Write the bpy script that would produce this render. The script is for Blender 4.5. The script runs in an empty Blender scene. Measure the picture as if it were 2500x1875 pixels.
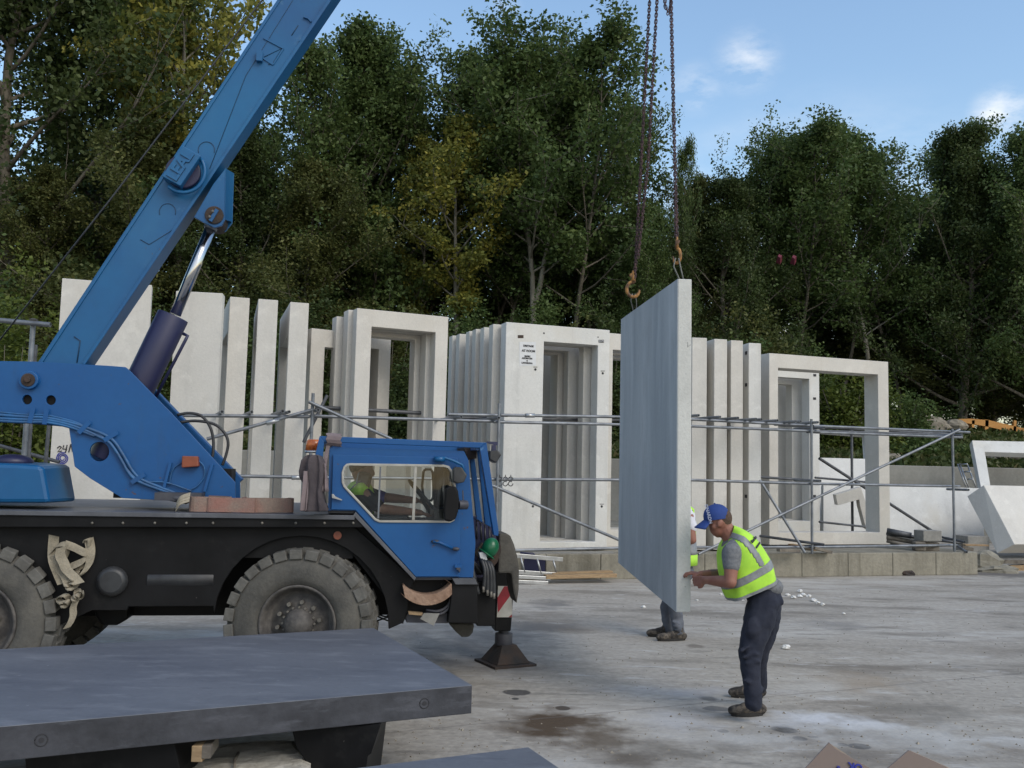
import bpy, bmesh, math, random
import numpy as np
from mathutils import Vector, Matrix, noise
from mathutils.geometry import tessellate_polygon
R = math.radians
random.seed(7)
C = bpy.context.scene.collection
S = bpy.context.scene
# ------------------------------------------------------------------ camera
F = 2300.0; CX = 1250.0; CY = 937.5; HC = 1.8
PITCH = math.atan(207.5 / F); ROLL = R(1.35)
cam_d = bpy.data.cameras.new('camera'); cam = bpy.data.objects.new('camera', cam_d); C.objects.link(cam)
cam_d.sensor_width = 36.0; cam_d.lens = F / 2500 * 36.0; cam_d.clip_end = 2000; cam_d.clip_start = 0.05
RC = Matrix.Rotation(R(90) + PITCH, 3, 'X') @ Matrix.Rotation(ROLL, 3, 'Z')
cam.matrix_world = Matrix.Translation((0, 0, HC)) @ RC.to_4x4()
S.camera = cam
# ------------------------------------------------------------------ sky
SUN_EL = R(40); SUN_AZ = R(135)      # azimuth clockwise from +Y: the sun stands behind the camera, to the right
w = bpy.data.worlds.new('World'); S.world = w; w.use_nodes = True
nt = w.node_tree; nt.nodes.clear()
def WN(t, **k):
    n = nt.nodes.new(t)
    for a, b in k.items(): setattr(n, a, b)
    return n
sky = WN('ShaderNodeTexSky', sky_type='NISHITA', sun_disc=False, sun_elevation=SUN_EL, sun_rotation=SUN_AZ, air_density=1.5, dust_density=1.2, ozone_density=3.5)
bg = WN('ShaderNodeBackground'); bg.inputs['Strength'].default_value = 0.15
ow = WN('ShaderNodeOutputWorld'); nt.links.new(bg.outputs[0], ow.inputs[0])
def raydir(x, y):
    return (RC @ Vector(((x - CX) / F, -(y - CY) / F, -1.0))).normalized()
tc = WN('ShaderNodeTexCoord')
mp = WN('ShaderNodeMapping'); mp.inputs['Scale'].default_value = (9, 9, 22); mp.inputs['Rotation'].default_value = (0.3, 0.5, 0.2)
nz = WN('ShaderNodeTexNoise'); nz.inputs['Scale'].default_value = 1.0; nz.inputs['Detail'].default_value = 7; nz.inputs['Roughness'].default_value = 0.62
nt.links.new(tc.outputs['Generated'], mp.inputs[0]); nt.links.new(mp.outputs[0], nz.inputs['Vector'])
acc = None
for (cx_, cy_, rad, amp) in (('B', (.35, -.9, .45), 1.25, 2.6), ('B', (-.9, -.5, .35), .8, .5), ('B', (.1, -.25, 1), .85, 1.5), (1700, 218, 0.034, .6), (1825, 150, 0.042, .72), (1235, 10, 0.02, .6), (2445, 280, 0.036, 1.05), (2560, 330, .04, .5), (760, 1010, .25, 1.3), (2000, 900, .3, 1.3)):  # B entries: unseen clouds added behind and overhead as soft warm key and fill
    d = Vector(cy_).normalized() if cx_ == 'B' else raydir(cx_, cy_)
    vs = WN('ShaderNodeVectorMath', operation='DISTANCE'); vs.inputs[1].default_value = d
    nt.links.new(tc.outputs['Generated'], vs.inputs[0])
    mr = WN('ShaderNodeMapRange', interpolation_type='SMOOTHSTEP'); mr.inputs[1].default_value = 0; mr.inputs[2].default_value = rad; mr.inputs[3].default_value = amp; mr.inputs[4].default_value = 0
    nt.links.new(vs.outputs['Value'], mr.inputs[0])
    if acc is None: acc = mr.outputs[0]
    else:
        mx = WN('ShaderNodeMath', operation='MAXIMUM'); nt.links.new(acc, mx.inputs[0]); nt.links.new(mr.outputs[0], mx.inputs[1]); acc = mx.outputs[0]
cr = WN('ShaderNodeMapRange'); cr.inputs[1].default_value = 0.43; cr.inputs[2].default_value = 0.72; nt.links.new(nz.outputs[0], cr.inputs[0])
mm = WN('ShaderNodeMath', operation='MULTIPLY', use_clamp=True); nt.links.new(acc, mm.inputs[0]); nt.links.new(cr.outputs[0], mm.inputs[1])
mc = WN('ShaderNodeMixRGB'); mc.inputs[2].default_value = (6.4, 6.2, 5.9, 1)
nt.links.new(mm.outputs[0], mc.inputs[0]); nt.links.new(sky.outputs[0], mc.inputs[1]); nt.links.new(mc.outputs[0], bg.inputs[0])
# ------------------------------------------------------------------ sun
sd = bpy.data.lights.new('sun', 'SUN'); sd.energy = 1.0; sd.angle = R(28); sd.color = (1.0, 0.93, 0.82)
sun = bpy.data.objects.new('sun', sd); C.objects.link(sun)
sv = Vector((math.sin(SUN_AZ) * math.cos(SUN_EL), math.cos(SUN_AZ) * math.cos(SUN_EL), math.sin(SUN_EL)))
sun.rotation_euler = sv.to_track_quat('Z', 'Y').to_euler()
vs_ = S.view_settings; vs_.view_transform = 'Standard'; vs_.look = 'None'; vs_.exposure = 0.48; vs_.gamma = 1
# ------------------------------------------------------------------ pixel helpers (photo pixels -> places in the yard)
CAMP = Vector((0, 0, HC))
def G(x, y, z=0.0):
    d = raydir(x, y); return CAMP + d * ((z - HC) / d.z)
def P(x, y, Y):
    d = raydir(x, y); return CAMP + d * (Y / d.y)
def plane_hit(x, y, p, n):
    d = raydir(x, y); return CAMP + d * ((p - CAMP).dot(n) / d.dot(n))
# ------------------------------------------------------------------ mesh builder
class MB:
    def __init__(s): s.v = []; s.f = []; s.sm = []
    def add(s, vs, fs, smooth=False):
        o = len(s.v); s.v += [Vector(v) for v in vs]
        s.f += [tuple(i + o for i in f) for f in fs]; s.sm += [smooth] * len(fs); return s
    def box(s, c, size, rot=None):
        a, b, h = size[0] / 2, size[1] / 2, size[2] / 2; M = rot if rot is not None else Matrix.Identity(3); c = Vector(c)
        vs = [c + M @ Vector((x, y, z)) for x in (-a, a) for y in (-b, b) for z in (-h, h)]
        return s.add(vs, [(0, 1, 3, 2), (4, 6, 7, 5), (0, 4, 5, 1), (2, 3, 7, 6), (0, 2, 6, 4), (1, 5, 7, 3)])
    def hexa(s, a, b):          # two quads (same order) joined
        return s.add(list(a) + list(b), [(3, 2, 1, 0), (4, 5, 6, 7), (0, 1, 5, 4), (1, 2, 6, 5), (2, 3, 7, 6), (3, 0, 4, 7)])
    def plate(s, outer, holes, off):   # flat polygon (3-D points) with holes, pushed by the vector off
        loops = [list(outer)] + [list(h) for h in holes]
        e1 = (loops[0][1] - loops[0][0]).normalized(); nn = off.normalized()
        e1 = (e1 - nn * e1.dot(nn)).normalized(); e2 = nn.cross(e1)
        o2 = loops[0][0]
        flat = [[Vector(((p - o2).dot(e1), (p - o2).dot(e2), 0)) for p in l] for l in loops]
        tris = tessellate_polygon(flat); pts = [p for l in loops for p in l]; n = len(pts)
        vs = pts + [p + off for p in pts]; fs = [tuple(t) for t in tris] + [tuple(i + n for i in reversed(t)) for t in tris]
        k = 0
        for l in loops:
            m = len(l)
            for i in range(m):
                j = (i + 1) % m; fs.append((k + i, k + j, k + j + n, k + i + n))
            k += m
        return s.add(vs, fs)
    def tube(s, pts, r, n=8, cap=True, smooth=True, flat=1.0, up=None):
        pts = [Vector(p) for p in pts]; m = len(pts); rs = r if isinstance(r, (list, tuple)) else [r] * m
        t0 = (pts[1] - pts[0]).normalized()
        a = Vector(up) if up is not None else (Vector((0, 0, 1)) if abs(t0.z) < 0.9 else Vector((0, 1, 0)))
        a = (a - t0 * a.dot(t0)).normalized(); vs = []
        for i, p in enumerate(pts):
            if i == 0: t = t0
            elif i == m - 1: t = (pts[i] - pts[i - 1]).normalized()
            else: t = ((pts[i] - pts[i - 1]).normalized() + (pts[i + 1] - pts[i]).normalized()).normalized()
            a = (a - t * a.dot(t))
            a = a.normalized() if a.length > 1e-6 else t.orthogonal().normalized()
            b = t.cross(a)
            for k in range(n):
                q = 2 * math.pi * k / n; vs.append(p + a * (math.cos(q) * rs[i]) + b * (math.sin(q) * rs[i] * flat))
        fs = [(i * n + k, i * n + (k + 1) % n, (i + 1) * n + (k + 1) % n, (i + 1) * n + k) for i in range(m - 1) for k in range(n)]
        s.add(vs, fs, smooth)
        if cap:
            o = len(s.v) - m * n
            s.f.append(tuple(o + k for k in reversed(range(n)))); s.sm.append(False)
            s.f.append(tuple(o + (m - 1) * n + k for k in range(n))); s.sm.append(False)
        return s
    def pipe(s, pts, r, n=8, wall=0.25):    # open ended scaffold tube with a bore showing
        pts = [Vector(p) for p in pts]; s.tube(pts, r, n, cap=False); t = (pts[-1] - pts[0]).normalized()
        ri = r * (1 - wall)
        for e, d in ((pts[0], t), (pts[-1], -t)):
            o = len(s.v); a = t.orthogonal().normalized(); b = t.cross(a)
            for rr, q in ((r, 0), (ri, 0), (ri, .06)):
                for k in range(n):
                    th = 2 * math.pi * k / n; s.v.append(e + d * q + (a * math.cos(th) + b * math.sin(th)) * rr)
            for j in range(2):
                for k in range(n): s.f.append((o + j * n + k, o + j * n + (k + 1) % n, o + (j + 1) * n + (k + 1) % n, o + (j + 1) * n + k)); s.sm.append(False)
            s.f.append(tuple(o + 2 * n + k for k in range(n))); s.sm.append(False)
        return s
    def ball(s, c, r, rot=None, nu=14, nv=9, power=1.0):
        c = Vector(c); rr = r if isinstance(r, (list, tuple, Vector)) else (r, r, r); M = rot if rot is not None else Matrix.Identity(3)
        vs = [c + M @ Vector((0, 0, rr[2]))]
        for j in range(1, nv):
            th = math.pi * j / nv
            for i in range(nu):
                ph = 2 * math.pi * i / nu
                vs.append(c + M @ Vector((rr[0] * math.sin(th) * math.cos(ph), rr[1] * math.sin(th) * math.sin(ph), rr[2] * math.cos(th))))
        vs.append(c + M @ Vector((0, 0, -rr[2]))); L = len(vs) - 1; fs = []
        for i in range(nu):
            fs.append((0, 1 + i, 1 + (i + 1) % nu)); fs.append((L, L - nu + (i + 1) % nu, L - nu + i))
            for j in range(nv - 2):
                a = 1 + j * nu; b = a + nu; fs.append((a + i, b + i, b + (i + 1) % nu, a + (i + 1) % nu))
        return s.add(vs, fs, True)
    def cap(s, p0, r0, p1, r1, n=12):   # closed tapered capsule
        p0 = Vector(p0); p1 = Vector(p1); t = (p1 - p0); L = t.length; t.normalize()
        pts = []; rs = []
        for k in range(5):
            q = math.pi / 2 * k / 5; pts.append(p0 - t * (r0 * math.cos(q))); rs.append(max(r0 * math.sin(q), r0 * .08))
        for k in range(6):
            q = math.pi / 2 * k / 5; pts.append(p1 + t * (r1 * math.sin(q))); rs.append(max(r1 * math.cos(q), r1 * .08))
        pts.insert(5, p0); rs.insert(5, r0)
        return s.tube(pts, rs, n, True)
    def limb(s, pts, rs, n=12):
        for i in range(len(pts) - 1): s.cap(pts[i], rs[i], pts[i + 1], rs[i + 1], n)
        return s
    def ribbon(s, pts, wv, th):   # flat strap: path, width vector(s), thickness
        pts = [Vector(p) for p in pts]; m = len(pts); vs = []
        for i, p in enumerate(pts):
            t = (pts[min(i + 1, m - 1)] - pts[max(i - 1, 0)]).normalized(); wd = wv[i] if isinstance(wv, list) else Vector(wv)
            n = t.cross(wd).normalized() * th / 2
            vs += [p - wd / 2 - n, p + wd / 2 - n, p + wd / 2 + n, p - wd / 2 + n]
        fs = [(4 * i + k, 4 * i + (k + 1) % 4, 4 * i + 4 + (k + 1) % 4, 4 * i + 4 + k) for i in range(m - 1) for k in range(4)]
        fs += [(3, 2, 1, 0), tuple(4 * (m - 1) + k for k in range(4))]
        return s.add(vs, fs)
    def build(s, name, mat, parent=None, org=None, bevel=0, smooth=None):
        o0 = Vector(parent['org']) if parent is not None else (Vector(org) if org is not None else Vector((0, 0, 0)))
        me = bpy.data.meshes.new(name); me.from_pydata([v - o0 for v in s.v], [], s.f)
        sm = s.sm if smooth is None else [smooth] * len(s.f)
        me.polygons.foreach_set('use_smooth', sm); me.update()
        bm = bmesh.new(); bm.from_mesh(me); bmesh.ops.delete(bm, geom=[v for v in bm.verts if not v.link_faces], context='VERTS'); bmesh.ops.recalc_face_normals(bm, faces=bm.faces); bm.to_mesh(me); bm.free()
        me.materials.append(mat); o = bpy.data.objects.new(name, me); C.objects.link(o); o['org'] = list(o0)
        if parent is not None: o.parent = parent
        else: o.location = o0
        if bevel:
            b = o.modifiers.new('bevel', 'BEVEL'); b.width = bevel; b.segments = 2; b.limit_method = 'ANGLE'; b.angle_limit = R(40)
        return o
def tag(o, label, cat, group=None):
    o['label'] = label; o['category'] = cat
    if group: o['group'] = group
    return o
def thing(name, label, cat, loc, group=None):
    o = bpy.data.objects.new(name, None); C.objects.link(o); o.location = loc; o['org'] = list(loc); o.empty_display_size = .1
    return tag(o, label, cat, group)
def structure(o): o['kind'] = 'structure'; return o
def bez(pts, n=6):      # Catmull-Rom through points
    pts = [Vector(p) for p in pts]; out = []
    for i in range(len(pts) - 1):
        p0 = pts[max(i - 1, 0)]; p1 = pts[i]; p2 = pts[i + 1]; p3 = pts[min(i + 2, len(pts) - 1)]
        for k in range(n):
            t = k / n; out.append(0.5 * ((2 * p1) + (p2 - p0) * t + (2 * p0 - 5 * p1 + 4 * p2 - p3) * t * t + (3 * p1 - p0 - 3 * p2 + p3) * t ** 3))
    out.append(pts[-1]); return out
# ------------------------------------------------------------------ materials
def mat_base(name):
    m = bpy.data.materials.new(name); m.use_nodes = True; t = m.node_tree; return m, t, t.nodes['Principled BSDF']
def mat(name, col, rough=0.7, metal=0.0, var=0.0, vscale=3.0, col2=None, bump=0.0, bscale=60.0, spec=0.5, stretch=(1, 1, 1), detail=6, lo=.35, hi=.65, fine=0.0):
    """procedural surface: base colour, a second colour mixed in by noise, fine grain, bump"""
    m, t, b = mat_base(name); N = t.nodes; L = t.links
    b.inputs['Roughness'].default_value = rough; b.inputs['Metallic'].default_value = metal; b.inputs['Specular IOR Level'].default_value = spec
    co = N.new('ShaderNodeTexCoord'); ma = N.new('ShaderNodeMapping'); ma.inputs['Scale'].default_value = stretch; L.new(co.outputs['Object'], ma.inputs[0])
    c1 = (*col, 1)
    if col2 is None: col2 = tuple(c * (1 - var) for c in col)
    n1 = N.new('ShaderNodeTexNoise'); n1.inputs['Scale'].default_value = vscale; n1.inputs['Detail'].default_value = detail; n1.inputs['Roughness'].default_value = .6; L.new(ma.outputs[0], n1.inputs['Vector'])
    r = N.new('ShaderNodeMapRange'); r.inputs[1].default_value = lo; r.inputs[2].default_value = hi; L.new(n1.outputs[0], r.inputs[0])
    mx = N.new('ShaderNodeMixRGB'); mx.inputs[1].default_value = c1; mx.inputs[2].default_value = (*col2, 1); L.new(r.outputs[0], mx.inputs[0]); out = mx.outputs[0]
    if fine:
        n3 = N.new('ShaderNodeTexNoise'); n3.inputs['Scale'].default_value = bscale * .7; n3.inputs['Detail'].default_value = 4; L.new(co.outputs['Object'], n3.inputs['Vector'])
        r3 = N.new('ShaderNodeMapRange'); r3.inputs[1].default_value = .3; r3.inputs[2].default_value = .7; r3.inputs[3].default_value = 1 - fine; r3.inputs[4].default_value = 1 + fine; L.new(n3.outputs[0], r3.inputs[0])
        m3 = N.new('ShaderNodeMixRGB'); m3.blend_type = 'MULTIPLY'; m3.inputs[0].default_value = 1; L.new(out, m3.inputs[1]); L.new(r3.outputs[0], m3.inputs[2]); out = m3.outputs[0]
    L.new(out, b.inputs['Base Color'])
    if bump:
        n2 = N.new('ShaderNodeTexNoise'); n2.inputs['Scale'].default_value = bscale; n2.inputs['Detail'].default_value = 5; L.new(co.outputs['Object'], n2.inputs['Vector'])
        bp = N.new('ShaderNodeBump'); bp.inputs['Strength'].default_value = bump; bp.inputs['Distance'].default_value = .02; L.new(n2.outputs[0], bp.inputs['Height']); L.new(bp.outputs[0], b.inputs['Normal'])
    m['out'] = 1; return m
def add_layer(m, col, scale, lo, hi, stretch=(1, 1, 1), detail=8, amt=1.0, rough=None):
    """one more noise-masked colour over the base (stains, rust, dirt, chalk)"""
    t = m.node_tree; N = t.nodes; L = t.links; b = N['Principled BSDF']; src = b.inputs['Base Color'].links[0].from_socket
    co = N.new('ShaderNodeTexCoord'); ma = N.new('ShaderNodeMapping'); ma.inputs['Scale'].default_value = stretch; ma.inputs['Location'].default_value = (scale * 3.1, scale * .7, 1.3); L.new(co.outputs['Object'], ma.inputs[0])
    n = N.new('ShaderNodeTexNoise'); n.inputs['Scale'].default_value = scale; n.inputs['Detail'].default_value = detail; n.inputs['Roughness'].default_value = .65; L.new(ma.outputs[0], n.inputs['Vector'])
    r = N.new('ShaderNodeMapRange'); r.inputs[1].default_value = lo; r.inputs[2].default_value = hi; r.inputs[4].default_value = amt; L.new(n.outputs[0], r.inputs[0])
    mx = N.new('ShaderNodeMixRGB'); mx.inputs[2].default_value = (*col, 1); L.new(r.outputs[0], mx.inputs[0]); L.new(src, mx.inputs[1]); L.new(mx.outputs[0], b.inputs['Base Color'])
    return m
M = {}
def concrete(nm, col, dirt=.5):
    m = mat(nm, col, .85, var=.10, vscale=1.3, bump=.12, bscale=45, fine=.04, spec=.25)
    add_layer(m, tuple(c * .72 for c in col), 2.2, .56, .8, (1, 1, .35), amt=.5 * dirt)
    add_layer(m, (col[0] * .9, col[1] * .84, col[2] * .74), .7, .5, .75, (1, 1, .5), amt=.5 * dirt)
    add_layer(m, tuple(c * .35 for c in col), 38, .69, .75, amt=.7 * dirt, detail=3)
    add_layer(m, tuple(c * .62 for c in col), 1.1, .55, .72, (2.2, 2.2, .22), amt=.35 * dirt)
    add_layer(m, tuple(min(1, c * 1.13) for c in col), 3.3, .56, .66, (1, 1, 1), amt=.5)
    return m
M['white'] = concrete('white_concrete', (.575, .555, .515), .8)
M['cream'] = concrete('cream_concrete', (.56, .535, .49), .8)
M['painted'] = concrete('rough_white_concrete', (.60, .595, .57), 1.4)
M['hung'] = mat('cast_slab_concrete', (.41, .43, .45), .7, var=.14, vscale=1.2, col2=(.31, .335, .36), stretch=(1.6, 1.6, .35), bump=.05, bscale=40, fine=.03, spec=.3)
add_layer(M['hung'], (.52, .54, .56), 1.6, .5, .7, (1.8, 1.8, .3), amt=.65); add_layer(M['hung'], (.30, .31, .325), 4.5, .52, .68, (1, 1, .5), amt=.5, detail=12); add_layer(M['hung'], (.31, .335, .36), 2.2, .6, .8, (3.5, 3.5, .15), amt=.45); add_layer(M['hung'], (.17, .18, .2), 40, .72, .76, detail=2, amt=.6)
M['hung_edge'] = mat('cast_slab_edge', (.56, .56, .53), .85, var=.12, vscale=5, bump=.15, bscale=60, fine=.05, spec=.2)
add_layer(M['hung_edge'], (.2, .2, .19), 30, .68, .73, (1, 1, .6), detail=2, amt=.8)
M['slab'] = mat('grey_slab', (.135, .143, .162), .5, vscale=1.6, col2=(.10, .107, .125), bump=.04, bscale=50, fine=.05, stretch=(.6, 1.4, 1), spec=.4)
add_layer(M['slab'], (.24, .25, .27), 1.7, .6, .78, (.5, 1.6, 1), amt=.55); add_layer(M['slab'], (.075, .08, .10), 3.5, .57, .75, (.5, 1.5, 3), amt=.6)
add_layer(M['slab'], (.22, .23, .25), 5, .53, .7, (.6, 1.8, 1), detail=14, amt=.55); add_layer(M['slab'], (.065, .07, .085), 9, .58, .7, (.5, 1.8, 1), detail=12, amt=.6); add_layer(M['slab'], (.5, .51, .54), 2.1, .68, .76, (.5, 1.6, 1), detail=15, amt=.6); add_layer(M['slab'], (.45, .46, .48), 26, .72, .77, detail=3, amt=.5)
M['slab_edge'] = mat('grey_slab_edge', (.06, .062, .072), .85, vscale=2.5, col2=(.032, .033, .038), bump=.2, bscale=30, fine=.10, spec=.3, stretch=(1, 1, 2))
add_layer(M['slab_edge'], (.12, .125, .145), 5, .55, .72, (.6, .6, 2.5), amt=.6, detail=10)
M['plinth'] = mat('old_concrete', (.285, .265, .215), .9, vscale=2, col2=(.19, .175, .14), bump=.4, bscale=25, fine=.10, stretch=(1, 1, .35), spec=.2)
add_layer(M['plinth'], (.12, .11, .085), 3.2, .56, .75, (1.4, 1.4, .12), amt=.75); add_layer(M['plinth'], (.42, .40, .34), 2.5, .58, .75, (1, 1, .2), amt=.6)
M['lump'] = mat('pale_rough_concrete', (.56, .53, .47), .95, vscale=5, col2=(.38, .355, .30), bump=.6, bscale=30, fine=.15); add_layer(M['lump'], (.12, .11, .09), 18, .62, .7, amt=.6)
M['wall'] = mat('retaining_wall', (.27, .265, .24), .9, vscale=.8, col2=(.2, .195, .175), bump=.2, bscale=20, fine=.06, spec=.2)
M['block'] = mat('concrete_block', (.26, .25, .23), .9, vscale=4, col2=(.19, .185, .17), bump=.3, bscale=30, fine=.08)
M['blue'] = mat('blue_paint', (.006, .066, .215), .42, vscale=.9, col2=(.009, .085, .245), bump=.03, bscale=25, spec=.35, fine=.03)
add_layer(M['blue'], (.035, .05, .075), 2.2, .58, .78, (1, 1, .25), amt=.5); add_layer(M['blue'], (.10, .22, .38), 9, .68, .72, detail=4, amt=.5); add_layer(M['blue'], (.09, .05, .035), 14, .70, .74, detail=3, amt=.8)
M['boom'] = mat('boom_paint', (.005, .105, .25), .38, vscale=.6, col2=(.007, .07, .20), bump=.03, bscale=18, spec=.4, fine=.03)
add_layer(M['boom'], (.03, .14, .27), 1.1, .5, .75, amt=.5); add_layer(M['boom'], (.01, .04, .12), 3, .6, .78, (1, 1, .5), amt=.6); add_layer(M['boom'], (.08, .05, .04), 16, .71, .75, (1, 1, .6), detail=4, amt=.7); add_layer(M['boom'], (.10, .22, .34), 7, .63, .74, detail=6, amt=.35)
M['navy'] = mat('navy_paint', (.018, .02, .065), .45, var=.2, vscale=2, bump=.03, bscale=30)
M['weld'] = mat('dark_boom_paint', (.006, .04, .10), .6, var=.2, vscale=9)  # darker boom blue for the weld lines and letter edges
M['chrome'] = mat('chrome', (.55, .55, .56), .14, 1.0, var=.1, vscale=4)
M['black'] = mat('black_paint', (.004, .004, .0045), .55, vscale=3, col2=(.009, .009, .010), bump=.05, bscale=20, spec=.2)
add_layer(M['black'], (.04, .038, .035), 5, .6, .8, (1, 1, 1), amt=.4); add_layer(M['black'], (.16, .15, .14), 22, .73, .77, detail=3, amt=.5)
M['deck'] = mat('worn_deck', (.10, .105, .12), .45, vscale=2.5, col2=(.055, .058, .068), bump=.1, bscale=20, spec=.5, stretch=(1, 3, 1)); add_layer(M['deck'], (.25, .25, .26), 4, .6, .75, (.6, 3, 1), amt=.5)
M['rubber'] = mat('tyre_rubber', (.07, .068, .063), .85, vscale=4, col2=(.11, .104, .092), bump=.2, bscale=60, fine=.1, spec=.2); add_layer(M['rubber'], (.15, .14, .12), 3, .52, .78, amt=.55)
M['lug'] = mat('tyre_tread', (.15, .145, .132), .9, vscale=6, col2=(.09, .086, .078), bump=.2, bscale=50, fine=.1, spec=.2)
M['rim'] = mat('dirty_rim', (.045, .042, .042), .75, vscale=7, col2=(.11, .10, .09), bump=.2, bscale=40, fine=.1)
M['hub'] = mat('hub_metal', (.03, .032, .045), .55, vscale=8, col2=(.06, .06, .07))
M['nut'] = mat('wheel_nut', (.2, .185, .16), .6, .3, vscale=20, var=.4)
M['rust'] = mat('rusty_steel', (.055, .034, .024), .85, vscale=7, col2=(.02, .018, .018), bump=.3, bscale=40, fine=.15)
M['chain'] = mat('chain_steel', (.10, .055, .055), .7, .3, vscale=9, col2=(.045, .028, .035))
M['hook'] = mat('yellow_hook', (.33, .16, .04), .65, vscale=14, col2=(.09, .045, .02), lo=.42, hi=.55)
M['wire'] = mat('wire_rope', (.22, .22, .2), .7, .4, vscale=20, var=.5)
M['galv'] = mat('galvanised_tube', (.24, .255, .275), .5, .6, vscale=5, col2=(.14, .15, .165), bump=.05, bscale=60)
M['galv_d'] = mat('dull_tube', (.13, .135, .145), .6, .6, vscale=5, col2=(.07, .072, .078))
M['coupler'] = mat('coupler', (.12, .12, .125), .6, .7, vscale=18, col2=(.05, .045, .04))
M['alu'] = mat('aluminium', (.48, .49, .50), .38, .8, vscale=8, var=.25)
M['silver'] = mat('window_trim', (.42, .41, .38), .4, .6, vscale=9, var=.25)
M['wood'] = mat('timber', (.36, .25, .14), .85, vscale=6, col2=(.24, .16, .09), stretch=(1, 1, 6), bump=.2, bscale=30, fine=.08)
M['wood_g'] = mat('weathered_timber', (.20, .175, .14), .9, vscale=6, col2=(.10, .085, .07), bump=.3, bscale=30, fine=.1)
M['wood_o'] = mat('orange_timber', (.52, .26, .07), .75, vscale=2, col2=(.40, .18, .045), bump=.1, bscale=30, fine=.06)
M['card'] = mat('cardboard', (.215, .17, .15), .9, vscale=3, col2=(.18, .14, .125), fine=.03, bump=.04, bscale=15)
M['card2'] = mat('cardboard_edge', (.26, .21, .16), .9, vscale=4, var=.15, fine=.04)
M['orange'] = mat('orange_lens', (.24, .06, .025), .45, vscale=12, col2=(.15, .04, .02))
M['amber'] = mat('amber_lens', (.5, .14, .03), .2, vscale=22, col2=(.22, .05, .015))
M['pink'] = mat('sling_red', (.26, .13, .105), .9, vscale=5, col2=(.22, .17, .14), bump=.3, bscale=120, fine=.12)
M['sling'] = mat('sling_beige', (.33, .29, .22), .9, vscale=7, col2=(.2, .175, .13), bump=.3, bscale=120, fine=.12)
M['cloth'] = mat('dark_cloth', (.045, .038, .043), .95, vscale=5, col2=(.085, .07, .075), bump=.2, bscale=80)
M['cloth2'] = mat('mauve_cloth', (.21, .165, .17), .95, vscale=6, var=.3, bump=.2, bscale=80)
M['red'] = mat('warning_red', (.35, .02, .035), .5, var=.3, vscale=9); M['wht'] = mat('warning_white', (.55, .54, .50), .5, vscale=7, col2=(.40, .39, .35))
M['green'] = mat('green_plastic', (.008, .13, .055), .3, var=.2, vscale=5); M['brown'] = mat('brown_board', (.16, .12, .085), .9, var=.3, vscale=9, bump=.2)
M['tan'] = mat('tan_rubber', (.33, .22, .155), .9, vscale=7, col2=(.20, .12, .08), bump=.5, bscale=35, fine=.1)
M['hose'] = mat('hose', (.014, .014, .016), .45, vscale=7, col2=(.035, .037, .04))
M['hoseb'] = mat('blue_hose', (.02, .12, .30), .5, vscale=7, col2=(.02, .06, .14))
M['skin'] = mat('skin', (.27, .125, .085), .6, vscale=12, col2=(.22, .085, .06), bump=.03, bscale=80)
M['skin2'] = mat('skin_dark', (.34, .17, .115), .6, vscale=12, var=.2)
M['hair'] = mat('hair', (.10, .06, .04), .9, vscale=60, col2=(.05, .03, .022), bump=.3, bscale=200)
M['hiviz'] = mat('hi_viz', (.44, .76, .06), .8, vscale=7, col2=(.33, .62, .05), bump=.25, bscale=9)
M['reflect'] = mat('reflective_band', (.24, .25, .26), .5, .1, vscale=30, var=.25)
M['grey_t'] = mat('grey_tshirt', (.17, .175, .185), .95, vscale=45, col2=(.11, .115, .125), bump=.25, bscale=22)
M['white_t'] = mat('white_tshirt', (.62, .62, .68), .9, vscale=9, var=.12, bump=.25, bscale=14)
M['trouser'] = mat('navy_trousers', (.009, .012, .025), .9, vscale=6, col2=(.018, .021, .036), bump=.6, bscale=9)
M['jean'] = mat('grey_trousers', (.115, .125, .15), .9, vscale=6, col2=(.065, .072, .09), bump=.7, bscale=12)
M['boot'] = mat('dusty_boot', (.022, .019, .017), .85, vscale=22, col2=(.12, .10, .08), bump=.4, bscale=60, lo=.45, hi=.62)
M['sole'] = mat('boot_sole', (.025, .023, .021), .9, var=.3, vscale=9)
M['cap'] = mat('blue_cap', (.014, .045, .20), .8, var=.2, vscale=9, bump=.1, bscale=60)
M['jersey'] = mat('dark_jersey', (.016, .018, .026), .9, var=.3, vscale=9); M['purple'] = mat('purple_cuff', (.07, .05, .28), .9, var=.3, vscale=9)
M['ink'] = mat('ink', (.03, .03, .035), .8, var=.2, vscale=9); M['inkb'] = mat('blue_ink', (.03, .04, .30), .7, var=.3, vscale=30)
M['paper'] = mat('paper', (.60, .61, .62), .7, var=.06, vscale=12); M['letter_w'] = mat('white_thread', (.5, .53, .65), .8, var=.1, vscale=20)
M['pinkbag'] = mat('pink_plastic', (.16, .025, .045), .6, vscale=12, col2=(.09, .012, .022)); M['chip'] = mat('plaster_crumb', (.68, .67, .64), .9, var=.1, vscale=30)
M['bark'] = mat('bark', (.17, .15, .115), .95, vscale=8, col2=(.08, .07, .055), bump=.5, bscale=20, stretch=(1, 1, .3))
M['bark_p'] = mat('pale_bark', (.19, .18, .145), .95, vscale=6, col2=(.11, .10, .08), bump=.4, bscale=20, stretch=(1, 1, .3))
M['rock'] = mat('rubble', (.28, .25, .20), .95, vscale=6, col2=(.15, .13, .10), bump=.6, bscale=12, fine=.15)
m, t, b = mat_base('glass'); gl = t.nodes.new('ShaderNodeBsdfGlossy'); gl.inputs['Roughness'].default_value = .02; tr = t.nodes.new('ShaderNodeBsdfTransparent'); tr.inputs[0].default_value = (.88, .91, .90, 1)
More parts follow.
